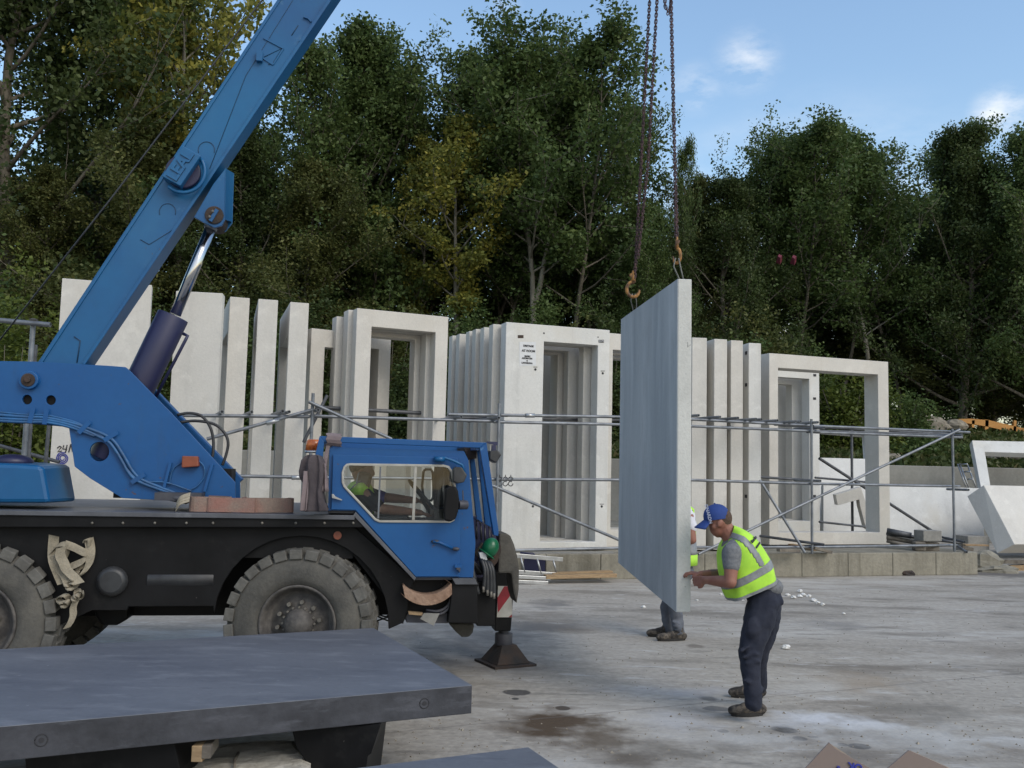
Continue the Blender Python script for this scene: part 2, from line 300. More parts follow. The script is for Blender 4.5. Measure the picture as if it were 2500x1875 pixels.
fr = t.nodes.new('ShaderNodeFresnel'); fr.inputs[0].default_value = 1.5; ms = t.nodes.new('ShaderNodeMixShader'); t.links.new(fr.outputs[0], ms.inputs[0]); t.links.new(tr.outputs[0], ms.inputs[1]); t.links.new(gl.outputs[0], ms.inputs[2]); t.links.new(ms.outputs[0], t.nodes['Material Output'].inputs[0]); M['glass'] = m
# ================================================================== ground
def ground_material():
    m = mat('yard_concrete', (.36, .333, .292), .85, vscale=.55, col2=(.30, .275, .238), bump=.35, bscale=22, fine=.15, spec=.3, stretch=(.5, 1, 1))
    add_layer(m, (.46, .44, .405), .8, .5, .66, (.35, 1, 1), amt=.85)
    add_layer(m, (.155, .138, .115), 1.3, .52, .66, (.4, 1.2, 1), amt=.75)
    add_layer(m, (.13, .105, .08), .45, .54, .68, (.6, 1, 1), amt=.6)
    add_layer(m, (.15, .14, .125), 4.5, .57, .69, (.45, 1.3, 1), amt=.7, detail=12)
    add_layer(m, (.52, .51, .50), 5, .59, .72, (.4, 1.3, 1), amt=.65, detail=12)
    add_layer(m, (.06, .055, .05), 9, .68, .74, (.35, 1.3, 1), amt=.8, detail=6)
    add_layer(m, (.20, .18, .155), 16, .58, .72, (.22, 1.3, 1), amt=.55, detail=8); add_layer(m, (.50, .48, .45), 22, .6, .74, (.25, 1.3, 1), amt=.45, detail=8)
    t = m.node_tree; N = t.nodes; L = t.links; b = N['Principled BSDF']
    co = N.new('ShaderNodeTexCoord'); nz = N.new('ShaderNodeTexNoise'); nz.inputs['Scale'].default_value = 3.5; nz.inputs['Detail'].default_value = 7; L.new(co.outputs['Object'], nz.inputs['Vector'])
    sb = N.new('ShaderNodeVectorMath'); sb.operation = 'SUBTRACT'; sb.inputs[1].default_value = (.5, .5, .5); L.new(nz.outputs['Color'], sb.inputs[0])
    sc = N.new('ShaderNodeVectorMath'); sc.operation = 'SCALE'; L.new(sb.outputs[0], sc.inputs[0])
    ad = N.new('ShaderNodeVectorMath'); ad.operation = 'ADD'; L.new(co.outputs['Object'], ad.inputs[0]); L.new(sc.outputs[0], ad.inputs[1]); sc.inputs['Scale'].default_value = .35
    # spills and patches with a shape of their own: (px, py, half width px, half height px, colour, soft, strength)
    dk = (.045, .044, .044)
    spots = [(1262, 1690, 34, 6, dk, .25, .9), (1374, 1729, 20, 6, dk, .2, .9), (1258, 1706, 10, 3, dk, .2, .9), (1917, 1783, 26, 8, dk, .25, .8), (1953, 1803, 19, 6, dk, .2, .8), (1765, 1785, 16, 5, dk, .25, .8),
             (2098, 1822, 26, 7, dk, .2, .75), (2057, 1818, 14, 4, dk, .2, .7), (1985, 1799, 14, 3, dk, .2, .7), (1756, 1731, 30, 5, (.12, .12, .12), .2, .8), (1730, 1705, 24, 7, dk, .5, .6),
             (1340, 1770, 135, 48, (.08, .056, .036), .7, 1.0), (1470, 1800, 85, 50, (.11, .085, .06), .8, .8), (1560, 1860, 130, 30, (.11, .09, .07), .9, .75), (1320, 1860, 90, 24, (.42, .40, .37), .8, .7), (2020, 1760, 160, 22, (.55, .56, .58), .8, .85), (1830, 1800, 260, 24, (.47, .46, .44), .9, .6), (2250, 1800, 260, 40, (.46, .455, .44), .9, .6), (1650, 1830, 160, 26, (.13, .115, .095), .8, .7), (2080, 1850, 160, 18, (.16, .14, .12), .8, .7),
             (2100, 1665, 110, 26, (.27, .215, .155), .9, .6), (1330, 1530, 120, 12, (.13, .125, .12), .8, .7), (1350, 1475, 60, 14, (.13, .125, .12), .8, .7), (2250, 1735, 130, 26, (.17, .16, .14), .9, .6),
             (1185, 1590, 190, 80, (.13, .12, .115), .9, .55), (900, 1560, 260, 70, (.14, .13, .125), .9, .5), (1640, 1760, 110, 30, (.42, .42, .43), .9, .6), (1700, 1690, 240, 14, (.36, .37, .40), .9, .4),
             (2440, 1400, 120, 10, (.10, .09, .08), .7, .8), (2040, 1525, 90, 14, (.15, .145, .14), .9, .5), (1700, 1578, 22, 5, (.13, .11, .09), .5, .7)]
    out = b.inputs['Base Color'].links[0].from_socket
    for (x, y, hw, hh, col, soft, st) in spots:
        c = G(x, y); ax = (G(x + hw, y) - c).length; ay = (G(x, y - hh) - G(x, y + hh)).length / 2
        s1 = N.new('ShaderNodeMapping'); s1.vector_type = 'POINT'; s1.inputs['Location'].default_value = (-c.x / ax, -c.y / ay, 0); s1.inputs['Scale'].default_value = (1 / ax, 1 / ay, 1)
        L.new(ad.outputs[0] if hw > 40 else co.outputs['Object'], s1.inputs[0])
        ln = N.new('ShaderNodeVectorMath'); ln.operation = 'LENGTH'; L.new(s1.outputs[0], ln.inputs[0])
        mr = N.new('ShaderNodeMapRange'); mr.inputs[1].default_value = 1.0; mr.inputs[2].default_value = 1 - soft; mr.inputs[3].default_value = 0; mr.inputs[4].default_value = st; L.new(ln.outputs['Value'], mr.inputs[0])
        if hw > 20:
            nn = N.new('ShaderNodeMath'); nn.operation = 'MULTIPLY_ADD'; nn.inputs[1].default_value = 2.2; nn.inputs[2].default_value = -1.2; L.new(nz.outputs[0], nn.inputs[0])
            a2 = N.new('ShaderNodeMath'); a2.operation = 'ADD'; L.new(ln.outputs['Value'], a2.inputs[0]); L.new(nn.outputs[0], a2.inputs[1]); L.new(a2.outputs[0], mr.inputs[0])
        mx = N.new('ShaderNodeMixRGB'); mx.inputs[2].default_value = (*col, 1); L.new(mr.outputs[0], mx.inputs[0]); L.new(out, mx.inputs[1]); out = mx.outputs[0]
    # the slab joint that crosses the yard
    a = G(1250, 1760); c2 = G(2300, 1662); dn = Vector((-(c2 - a).y, (c2 - a).x, 0)).normalized()
    dp = N.new('ShaderNodeVectorMath'); dp.operation = 'DOT_PRODUCT'; dp.inputs[1].default_value = dn; sc2 = N.new('ShaderNodeVectorMath'); sc2.operation = 'SCALE'; sc2.inputs['Scale'].default_value = .06; L.new(sb.outputs[0], sc2.inputs[0])
    ad2 = N.new('ShaderNodeVectorMath'); L.new(co.outputs['Object'], ad2.inputs[0]); L.new(sc2.outputs[0], ad2.inputs[1]); L.new(ad2.outputs[0], dp.inputs[0])
    s3 = N.new('ShaderNodeMath'); s3.operation = 'SUBTRACT'; s3.inputs[1].default_value = a.dot(dn); L.new(dp.outputs['Value'], s3.inputs[0]); ab = N.new('ShaderNodeMath'); ab.operation = 'ABSOLUTE'; L.new(s3.outputs[0], ab.inputs[0])
    mr = N.new('ShaderNodeMapRange'); mr.inputs[1].default_value = .016; mr.inputs[2].default_value = .008; mr.inputs[3].default_value = 0; mr.inputs[4].default_value = .4; L.new(ab.outputs[0], mr.inputs[0])
    mx = N.new('ShaderNodeMixRGB'); mx.inputs[2].default_value = (.13, .12, .11, 1); L.new(mr.outputs[0], mx.inputs[0]); L.new(out, mx.inputs[1]); L.new(mx.outputs[0], b.inputs['Base Color'])
    return m
g = MB(); g.add([(-300, -60, 0), (300, -60, 0), (300, 500, 0), (-300, 500, 0)], [(0, 1, 2, 3)])
structure(g.build('ground', ground_material()))
# grass bank and the level wood floor behind the retaining wall
m = mat('grass_earth', (.045, .07, .018), .95, vscale=1.2, col2=(.10, .085, .05), bump=.8, bscale=6, fine=.2); add_layer(m, (.16, .13, .09), 1.6, .58, .7, amt=.8)
g = MB(); nx, ny = 60, 26; vs = []
for j in range(ny + 1):
    for i in range(nx + 1):
        x = -45 + i * 1.5; s = j / ny; y = 27.7 + s * s * 90
        z = 2.05 + 1.4 * min(1, (y - 27.7) / 5.5) + (noise.noise(Vector((x * .35, y * .35, 0))) * .35 + noise.noise(Vector((x * 1.3, y * 1.3, 5))) * .12) * min(1, (y - 27.7) / 2)
        vs.append((x, y, z))
g.add(vs, [(j * (nx + 1) + i, j * (nx + 1) + i + 1, (j + 1) * (nx + 1) + i + 1, (j + 1) * (nx + 1) + i) for j in range(ny) for i in range(nx)], True)
structure(g.build('grass_bank', m))
# ------------------------------------------------------------------ plinth
ZP = .42
a = G(1250, 1417.5); b_ = G(2388, 1403); ud = (b_ - a).normalized(); nd = Vector((-ud.y, ud.x, 0)); a = a - ud * 14
pl = MB(); n = 24
pts0 = [a + ud * ((b_ - a).length * k / n) for k in range(n + 1)]
for k in range(n):
    p, q = pts0[k] + ud * .004, pts0[k + 1] - ud * .004; off = nd * 14; up = Vector((0, 0, ZP))
    pl.hexa([p, q, q + off, p + off], [p + up, q + up, q + off + up, p + off + up])
structure(pl.build('concrete_plinth', M['plinth'], bevel=.012))
# ------------------------------------------------------------------ retaining wall
wl = MB(); p = P(1500, 1122, 27.4); q = P(2760, 1155, 27.4); p.z = q.z = 2.19; p.z = 2.19
p = Vector((-40, 27.3, 0)); q = Vector((q.x + 25, 27.5, 0)); o = Vector((0, .35, 0)); up = Vector((0, 0, 2.17))
wl.hexa([p, q, q + o, p + o], [p + up, q + up, q + o + up, p + o + up])
wt = wl.build('retaining_wall', M['wall'], org=(10, 27.4, 0), bevel=.02); tag(wt, 'long plain grey concrete retaining wall at the foot of the grass bank', 'wall')
# ================================================================== concrete frames
def hv(v): return Vector((v.x, v.y, 0)).normalized()
def front(xl, yl, xr, yr, zt):
    p0 = G(xl, yl, zt); p1 = G(xr, yr, zt); u = hv(p1 - p0); n = Vector((-u.y, u.x, 0))
    return p0, p1, u, n
def frame_geo(p0, u, n, wdt, zt, zb, dep, hole):     # hole = (left, right, top, bottom) margins in metres or None
    m = MB(); H = zt - zb; b0 = Vector((p0.x, p0.y, zb))
    def q(s, h): return b0 + u * s + Vector((0, 0, h))
    outer = [q(0, 0), q(wdt, 0), q(wdt, H), q(0, H)]; hs = []
    if hole: l, r, t, b = hole; hs = [[q(l, b), q(wdt - r, b), q(wdt - r, H - t), q(l, H - t)]]
    m.plate(outer, hs, n * dep); return m
def px_hole(p0, p1, n, wdt, zt, zb, c):       # margins from the hole's corners in the photo
    u = hv(p1 - p0); a = [plane_hit(x, y, p0, n) for x, y in c]
    s = [(k - p0).dot(u) for k in a]
    return (s[0] + s[3]) / 2, wdt - (s[1] + s[2]) / 2, zt - (a[0].z + a[1].z) / 2, (a[2].z + a[3].z) / 2 - zb
GRP = 'white precast concrete frames and slabs standing on the plinth'
ZB = ZP + .03
def put(m, name, label, mt, base, cat='concrete frame', bevel=.008):
    o = m.build(name, mt, org=(base.x, base.y, ZB), bevel=bevel); tag(o, label, cat, GRP); return o
def packer(p, u, n, w_):     # timber packers under a frame
    pass
# far left slab with the blue scribble
p0, p1, u, n = front(152, 679, 371, 696, 4.3); m = frame_geo(p0, u, n, (p1 - p0).length, 4.3, ZB, .22, None)
sl = thing('concrete_slab', 'wide white slab partly behind the blue crane boom, marked with a blue spiral', 'concrete slab', (p0.x, p0.y, ZB), GRP)
m.build('slab_body', M['white'], sl, bevel=.008)
def onface(x, y, lift=.004): return plane_hit(x, y, p0, n) - n * lift
m = MB()
def stroke(m, pts, r=.006): m.tube(pts, r, 5)
for poly in ([(140, 1094), (146, 1089), (150, 1092), (141, 1103), (151, 1101)], [(156, 1087), (153, 1096), (164, 1097)], [(164, 1086), (160, 1105)], [(168, 1104), (173, 1084)], [(173, 1084), (178, 1103)]):
    stroke(m, [onface(x, y) for x, y in poly], .008)
m.build('pencil_mark', M['ink'], sl)
m = MB()
for k in range(3):
    stroke(m, bez([onface(153 + (4 + 4.2 * i / 6 + k) * math.cos(i * 1.05 + k), 1119 + (4 + 4 * i / 6 + k) * math.sin(i * 1.05 + k)) for i in range(16)], 3), .006)
m.build('blue_spiral', M['inkb'], sl)
# L1 solid slab
p0, p1, u, n = front(430, 710, 544, 716, 4.3); put(frame_geo(p0, u, n, (p1 - p0).length, 4.3, ZB, .25, None), 'concrete_slab', 'plain white slab standing right behind the crane ram, no opening', M['white'], p0, 'concrete slab')
# L2-L4 frames seen edge-on: plane runs back from the camera
for (xl, yl, xr, yr, lab, mt) in ((562, 724, 610, 728, 'edge-on white frame, first to the right of the plain slab', 'cream'), (631, 729.5, 679, 733, 'edge-on white frame, middle one of the three tall ones left of the low frame', 'white'), (708.6, 737, 754.5, 740.5, 'edge-on white frame, last tall one before the low frame with beige jamb', 'white')):
    p0, p1, u, n = front(xl, yl, xr, yr, 4.3); L_ = 1.9; m = MB(); H = 4.3 - ZB; b0 = Vector((p0.x, p0.y, ZB))
    def q(s, h): return b0 + n * s + Vector((0, 0, h))
    m.plate([q(0, 0), q(L_, 0), q(L_, H), q(0, H)], [[q(.13, .2), q(L_ - .22, .2), q(L_ - .22, H - .52), q(.13, H - .52)]], u * (p1 - p0).length)
    put(m, 'precast_portal', lab, M[mt], p0)
# F5 lower frames behind
p0, p1, u, n = front(761, 801, 872, 813, 4.0); wd = (p1 - p0).length
put(frame_geo(p0, u, n, wd, 4.0, ZB, .25, (.24, .24, .29, .25)), 'precast_portal', 'lower cream frame standing behind between the edge-on frames and the big doorway', M['cream'], p0)
p0, p1, u, n = front(878, 818, 955, 828.7, 4.0); wd = (p1 - p0).length
put(frame_geo(p0, u, n, wd, 4.0, ZB, .7, (.24, .25, .2, .25)), 'precast_portal', 'small cream frame seen through the opening of the big doorway frame', M['cream'], p0)
# F6 group: the big doorway frame and two behind
p0, p1, u, n = front(872, 752, 1095, 774, 4.3); wd = (p1 - p0).length
hl = px_hole(p0, p1, n, wd, 4.3, ZB, [(906.6, 797.6), (1060, 811), (1052, 1300), (890, 1290)]); hl = (hl[0], hl[1], hl[2], .22)
put(frame_geo(p0, u, n, wd, 4.3, ZB, .28, hl), 'precast_portal', 'big cream doorway frame directly above the crane cab roof', M['cream'], p0)
for k, (x, y, z, lab) in enumerate(((850.6, 755.8, 4.3, 'cream doorway frame stacked just behind the big one above the cab'), (822, 772, 4.22, 'cream doorway frame third back in the stack above the cab'))):
    c = G(x, y, z); put(frame_geo(c, u, n, wd + .02 * k, z, ZB, .26, hl), 'precast_portal', lab, M['cream'], c)
# C row
p0, p1, u, n = front(1236, 786, 1489, 806, 4.3); wd = (p1 - p0).length
hl = px_hole(p0, p1, n, wd, 4.3, ZB, [(1327.4, 833.8), (1458, 842.9), (1454.3, 1321.5), (1319, 1324)])
c0 = thing('precast_portal', 'rough white frame with wide left pillar and a pinned notice, right of the cab', 'concrete frame', (p0.x, p0.y, ZB), GRP)
frame_geo(p0, u, n, wd, 4.3, ZB, .27, hl).build('frame_body', M['painted'], c0, bevel=.01)
def fc(x, y, l=.004): return plane_hit(x, y, p0, n) - n * l
def facebox(m, x0, y0, x1, y1, l=.003): m.hexa([fc(x0, y0, l), fc(x1, y0, l), fc(x1, y1, l), fc(x0, y1, l)], [fc(x0, y0, -.01), fc(x1, y0, -.01), fc(x1, y1, -.01), fc(x0, y1, -.01)])
m = MB(); facebox(m, 1268, 835, 1308.5, 893, .004); m.build('notice_sheet', M['paper'], c0)
m = MB(); facebox(m, 1264, 818, 1278, 825.5); m.build('rusty_plate', M['rust'], c0)
m = MB(); facebox(m, 1461.5, 829.5, 1474, 836.5, .006); lb = m.build('dark_label', M['ink'], c0)
for (x, y) in ((1307, 902), (1471.5, 911.5), (1301, 1236), (1469, 1236.5)):
    m = MB(); facebox(m, x - 5, y - 6.5, x + 5, y - 5, .003); c = fc(x, y, .003); m.tube([c, c + n * .02], .022, 10); m.build('fixing_socket', M['ink'], c0)
m = MB(); c = fc(1328, 813.5, .003); m.tube([c, c + n * .02], .016, 10); c = fc(1460, 823, .003); m.tube([c, c + n * .02], .012, 10); m.build('fixing_socket', M['ink'], c0)
def text(s, loc, size, right, upv, mt, name, parent, depth=.002, bold=0.0, align='CENTER'):
    cu = bpy.data.curves.new(name, 'FONT'); cu.body = s; cu.size = size; cu.align_x = align; cu.align_y = 'CENTER'; cu.extrude = depth; cu.offset = bold
    o = bpy.data.objects.new(name, cu); C.objects.link(o); bpy.context.view_layer.update()
    me = bpy.data.meshes.new_from_object(o.evaluated_get(bpy.context.evaluated_depsgraph_get())); bpy.data.objects.remove(o)
    r = right.normalized(); uu = (upv - r * upv.dot(r)).normalized(); nn = r.cross(uu)
    MM = Matrix((r, uu, nn)).transposed().to_4x4(); MM.translation = loc; 
    og = Vector(parent['org']) if 'org' in parent else Vector((0, 0, 0)); me.transform(Matrix.Translation(-og) @ MM); me.materials.clear(); me.materials.append(mt)
    ob = bpy.data.objects.new(name, me); C.objects.link(ob); ob.parent = parent; ob['org'] = list(og); return ob
Z = Vector((0, 0, 1))
for (s, x, y, sz) in (('DRITAGE', 1290, 845, 0.046), ('AT ROOM', 1290, 857, 0.053), ('MUSIC', 1287.5, 870, 0.037), ('AZOMYTIM', 1286.5, 875.2, 0.037), ('12', 1286.5, 881, 0.025), ('LATOROXA', 1286.5, 886.5, 0.037)):
    text(s, fc(x, y, .007), sz, u, Z, M['ink'], 'notice_text', c0, bold=.002)
text('JCM', fc(1467.7, 833, .009), .05, u, Z, M['paper'], 'label_text', c0)
ordn = ['second', 'third', 'fourth', 'fifth', 'sixth', 'rearmost']
for k, (x, y, mt) in enumerate(((1204, 791, 'cream'), (1182, 798.6, 'white'), (1162, 803, 'cream'), (1146, 808, 'white'), (1122, 814.7, 'cream'), (1104.5, 819, 'white'))):
    c = G(x, y, 4.3); h2 = (hl[0] * (.55 if k % 2 else .7), hl[1] + (.03 if k % 2 else .0), hl[2] + .04 * (k % 3), hl[3])
    put(frame_geo(c, u, n, wd - .06 * (k % 3), 4.3, ZB, .22, h2), 'precast_portal', 'white frame, %s from the front in the row behind the one with the notice' % ordn[k], M[mt], c)
uC, nC, hC, wC = u, n, hl, wd
# D frames, between the notice frame and the hanging slab
p0, p1, u, n = front(1462, 810.5, 1690, 829, 4.3); wd = (p1 - p0).length
for k in range(3):
    c = p0 + n * (.34 * k + .02) + u * .03 * k; put(frame_geo(c, u, n, wd, 4.3 - .04 * k, ZB, .22, (.3, .3, .30, .3)), 'precast_portal', ['white frame half hidden behind the lifted slab', 'white frame right behind the half hidden one, seen through its opening', 'rear frame of the three behind the lifted slab'][k], M[['white', 'cream', 'white'][k]], c)
# E edge-on slabs
for (xl, yl, xr, yr, lab, mt) in ((1690, 823.7, 1726, 825.2, 'tall white slab edge next to the right side of the lifted slab', 'white'), (1744, 827.2, 1775.5, 829, 'tall white slab edge, second to the right of the lifted slab', 'white'), (1784.5, 830.5, 1814, 832, 'tall cream slab edge, third to the right of the lifted slab', 'cream'), (1828, 837, 1858, 838.5, 'bright white slab edge with dark sockets, left of the wide open frame', 'painted')):
    p0, p1, u, n = front(xl, yl, xr, yr, 4.25); H = 4.25 - ZB; b0 = Vector((p0.x, p0.y, ZB)); L_ = 1.7
    t = thing('precast_portal', lab, 'concrete frame', (p0.x, p0.y, ZB), GRP); m = MB()
    def q(s, h): return b0 + n * s + Z * h
    m.plate([q(0, 0), q(L_, 0), q(L_, H), q(0, H)], [[q(.55, .3), q(L_ - .3, .3), q(L_ - .3, H - .4), q(.55, H - .4)]], u * (p1 - p0).length); m.build('frame_body', M[mt], t, bevel=.008)
    if xl > 1800:
        for zz in (H - .18, H - .78, .95):
            m = MB(); c = b0 + n * .1 + Z * zz - u * .004; m.box(c, (.02, .07, .06), Matrix((u, n, Z)).transposed()); m.build('fixing_socket', M['ink'], t)
# F wide open frame + G row behind
p0, p1, u, n = front(1878, 862, 2168.5, 883.5, 4.2); wd = (p1 - p0).length
hl = px_hole(p0, p1, n, wd, 4.2, ZB, [(1902, 899), (2146.7, 914), (2144.6, 1299), (1898, 1301)])
put(frame_geo(p0, u, n, wd, 4.2, ZB, .42, hl), 'precast_portal', 'wide cream open frame at the right end of the row', M['cream'], p0)
p0, p1, u, n = front(1872, 898, 2000, 906.7, 4.35); wd = (p1 - p0).length
hl = px_hole(p0, p1, n, wd, 4.35, ZB, [(1890, 919), (1978, 925.6), (1975, 1272), (1888, 1272)]); 
gt = thing('precast_portal', 'narrow white frame seen through the wide open frame', 'concrete frame', (p0.x, p0.y, ZB), GRP)
frame_geo(p0, u, n, wd, 4.35, ZB, .3, hl).build('frame_body', M['painted'], gt, bevel=.008)
for (x, y) in ((1989, 916), (1988.5, 973), (1988, 1211)):
    m = MB(); c = plane_hit(x, y, p0, n); m.box(c - n * .0, (.08, .02, .055), Matrix((u, n, Z)).transposed()); m.build('fixing_socket', M['ink'], gt)
for k in range(3):
    c = p0 + n * (.45 + .5 * k) - u * .12 * k; put(frame_geo(c, u, n, wd * (.97 - .04 * k), 4.33 - .05 * k, ZB, .26, (.3, .42, .3, .3)), 'precast_portal', ['white frame just behind the narrow one seen through the wide open frame', 'third white frame deep behind the wide open frame', 'rearmost white frame behind the wide open frame'][k], M[['white', 'cream', 'white'][k]], c)
# ------------------------------------------------------------------ leaning panels in the background on the right
def lean(name, label, cat, corners, Yb, Yt, th, mt, hole=None, group='spare white panels leaning in the background'):
    """corners: photo pixels tl,tr,br,bl; bottom stands at Yb, top leans back to Yt"""
    P4 = [P(x, y, (Yt if k < 2 else Yb)) for k, (x, y) in enumerate(corners)]
    nn = (P4[1] - P4[0]).cross(P4[3] - P4[0]).normalized()
    if nn.y < 0: nn = -nn
    hs = []
    if hole: hs = [[plane_hit(x, y, P4[0], nn) for x, y in hole]]
    # flatten to one plane
    P4 = [plane_hit(x, y, P4[0], nn) for x, y in corners]
    m = MB(); m.plate(P4, hs, nn * th); c = (P4[2] + P4[3]) / 2
    o = m.build(name, mt, org=c, bevel=.01); return tag(o, label, cat, group)
lean('leaning_portal', 'white leaning frame whose opening shows the retaining wall, seen through the wide open frame', 'concrete frame', [(1985, 1048), (2112, 1058), (2140, 1290), (1985, 1284)], 24.6, 26.0, .22, M['painted'], [(1999, 1117), (2116, 1120), (2127, 1164), (1999, 1165)])
lean('leaning_slab', 'long low white slab leaning in front of the retaining wall', 'concrete slab', [(2010, 1180), (2398, 1192), (2404, 1322), (2010, 1300)], 23.9, 24.4, .2, M['painted'])
lean('leaning_portal', 'white leaning frame at the right edge in front of the rubble bank', 'concrete frame', [(2373, 1075), (2640, 1081), (2660, 1215), (2397, 1202)], 25.2, 26.3, .2, M['painted'], [(2404.5, 1103), (2630, 1110), (2640, 1196), (2419, 1190)])
m = MB(); pp = [P(x, y, 22.6) for x, y in ((2039.6, 1208), (2102, 1188.5), (2124, 1258), (2124, 1293), (2113, 1287), (2099.5, 1233.5), (2079.8, 1233.6), (2045, 1233.6))]
pp = [P(x, y, 22.6) for x, y in ((2040, 1208), (2102, 1188.5), (2124, 1258), (2124, 1297), (2114, 1290), (2099.5, 1233.6), (2098, 1219.5), (2045, 1233.6))]
m.plate(pp, [], Vector((.1, .5, 0))); o = m.build('leaning_portal', M['cream'], org=pp[3], bevel=.008); tag(o, 'grey end of a tilted frame shaped like a seven, low behind the wide open frame', 'concrete frame', 'spare white panels leaning in the background')
# tilted thick block at far right
a0, a1, a2, a3 = [P(x, y, Y) for x, y, Y in ((2361, 1211.5, 22.9), (2401.6, 1184, 22.5), (2477, 1329, 21.6), (2434, 1351, 21.9))]
off = P(2700, 1332, 22.5) - a2; off.z = .0; m = MB(); m.hexa([a0, a1, a2, a3], [v + off for v in (a0, a1, a2, a3)]); o = m.build('tilted_block', M['white'], org=a3, bevel=.012); tag(o, 'thick white concrete block tilted on its edge at the far right', 'concrete block')
c = G(2386, 1362, 0); a4 = P(2386, 1309, c.y); m = MB(); m.box((c.x, c.y + .3, a4.z / 2), (.55, .6, a4.z), Matrix.Rotation(R(8), 3, 'Z')); o = m.build('support_block', M['block'], org=(c.x, c.y, 0), bevel=.02); tag(o, 'grey concrete block propping the tilted white block', 'concrete block')
# ================================================================== the mobile crane
TO = G(735, 1713); AL = R(10)
ex = Vector((math.cos(AL), math.sin(AL), 0)); ey = Vector((-math.sin(AL), math.cos(AL), 0))
TM = Matrix((ex, ey, Z)).transposed()
def T(x, y, yl=0.0): return plane_hit(x, y, TO + ey * yl, ey)
def TL(x, y, z): return TO + ex * x + ey * y + Z * z
def tp(poly, y0, y1, holes=(), m=None):
    m = m or MB(); return m.plate([T(x, y, y0) for x, y in poly], [[T(x, y, y0) for x, y in h] for h in holes], ey * (y1 - y0))
def loc(p): d = p - TO; return Vector((d.dot(ex), d.dot(ey), d.z))
def circ(cx, cy, r, n=20, a0=0, a1=360): return [(cx + r * math.cos(R(a0 + (a1 - a0) * k / n)), cy - r * math.sin(R(a0 + (a1 - a0) * k / n))) for k in range(n + (0 if a1 - a0 == 360 else 1))]
cr_ = thing('mobile_crane', 'blue mobile crane with a raised telescopic boom, black chassis and small driver cab', 'crane truck', TO)
def part(m, name, mt, parent=cr_, bevel=0, label=None):
    o = m.build(name, mt, parent, bevel=bevel)
    if label: o['label'] = label
    return o
BL = M['blue']; BK = M['black']
# ---- chassis
arch = circ(735, 1522, 214, 18, -4, 184); arch2 = circ(-72, 1532, 205, 12, 0, 90)
poly = [(-330, 1284), (862, 1284), (1014, 1416), (1000, 1440), (994, 1500), (985, 1520)] + [(949, 1536)] + arch[1:-1] + [(521, 1480), (312, 1481), (310, 1490), (225, 1490), (133, 1532)] + arch2[1:] + [(-330, 1327)]
part(tp(poly, .10, .16), 'chassis_side', BK, bevel=.004)
part(tp([(835, 1262), (905, 1262), (1135, 1402), (1135, 1500), (975, 1500), (850, 1340)], .165, .6), 'cab_underside', BK)
part(tp([(-330, 1252), (868, 1257), (890, 1288), (-330, 1287)], 0, .10), 'side_rail', BK, bevel=.006)
part(tp([(868, 1250), (1016, 1411), (1012, 1418), (862, 1258)], -.01, .16), 'wing_edge', M['deck'], bevel=.003)
zd = loc(T(300, 1249, 0)).z
xa = loc(T(-330, 1249, 0)).x; xb = loc(T(866, 1252, 0)).x
m = MB(); m.box(TL((xa - 2.6 + xb) / 2, 1.15, zd - .02), (xb - xa + 2.6, 2.34, .035), TM); part(m, 'deck', M['deck'], bevel=.004)
m = MB(); xc = loc(T(990, 1450, .3)).x
m.box(TL((xa - 2.6 + xc) / 2, 1.15, .80), (xc - xa + 2.6, .9, .52), TM); m.box(TL((xa - 2.6 + xb) / 2, 1.15, zd - .2), (xb - xa + 2.6, 2.0, .3), TM)
for wx in (0, -2.75): m.tube([TL(wx, .3, .58), TL(wx, 2.0, .58)], .11, 10); m.ball(TL(wx, 1.15, .56), (.24, .24, .24))
part(m, 'chassis_frame', BK)
m = tp([(228, 1480), (312, 1480), (312, 1512), (285, 1527), (246, 1527), (232, 1505)], .5, .9); part(m, 'gearbox', BK, bevel=.02)
m = MB(); c = T(272, 1420, .06); r = (T(310, 1420, .06) - c).length; m.tube([c - ey * .02, c, c + ey * .5], [r * .7, r, r], 20); part(m, 'air_tank', M['hose'])
m = MB(); a = T(362, 1414, .16); b_ = T(525, 1414, .16); m.tube([a, b_], (T(400, 1390, .16) - T(400, 1438, .16)).length / 2, 16); part(m, 'fuel_tank', M['hose'], bevel=.01)
m = MB(); c = T(824, 1307, .095); r = (T(834, 1307, .095) - c).length; m.tube([c, c - ey * .02], r, 16); part(m, 'side_marker', M['orange'])
m = MB()
for x in (225, 300, 378, 455, 520, 640, 722, 792, 862): m.ball(T(x, 1277, -.002), .011, nu=8, nv=5)
part(m, 'rail_rivets', M['nut'])
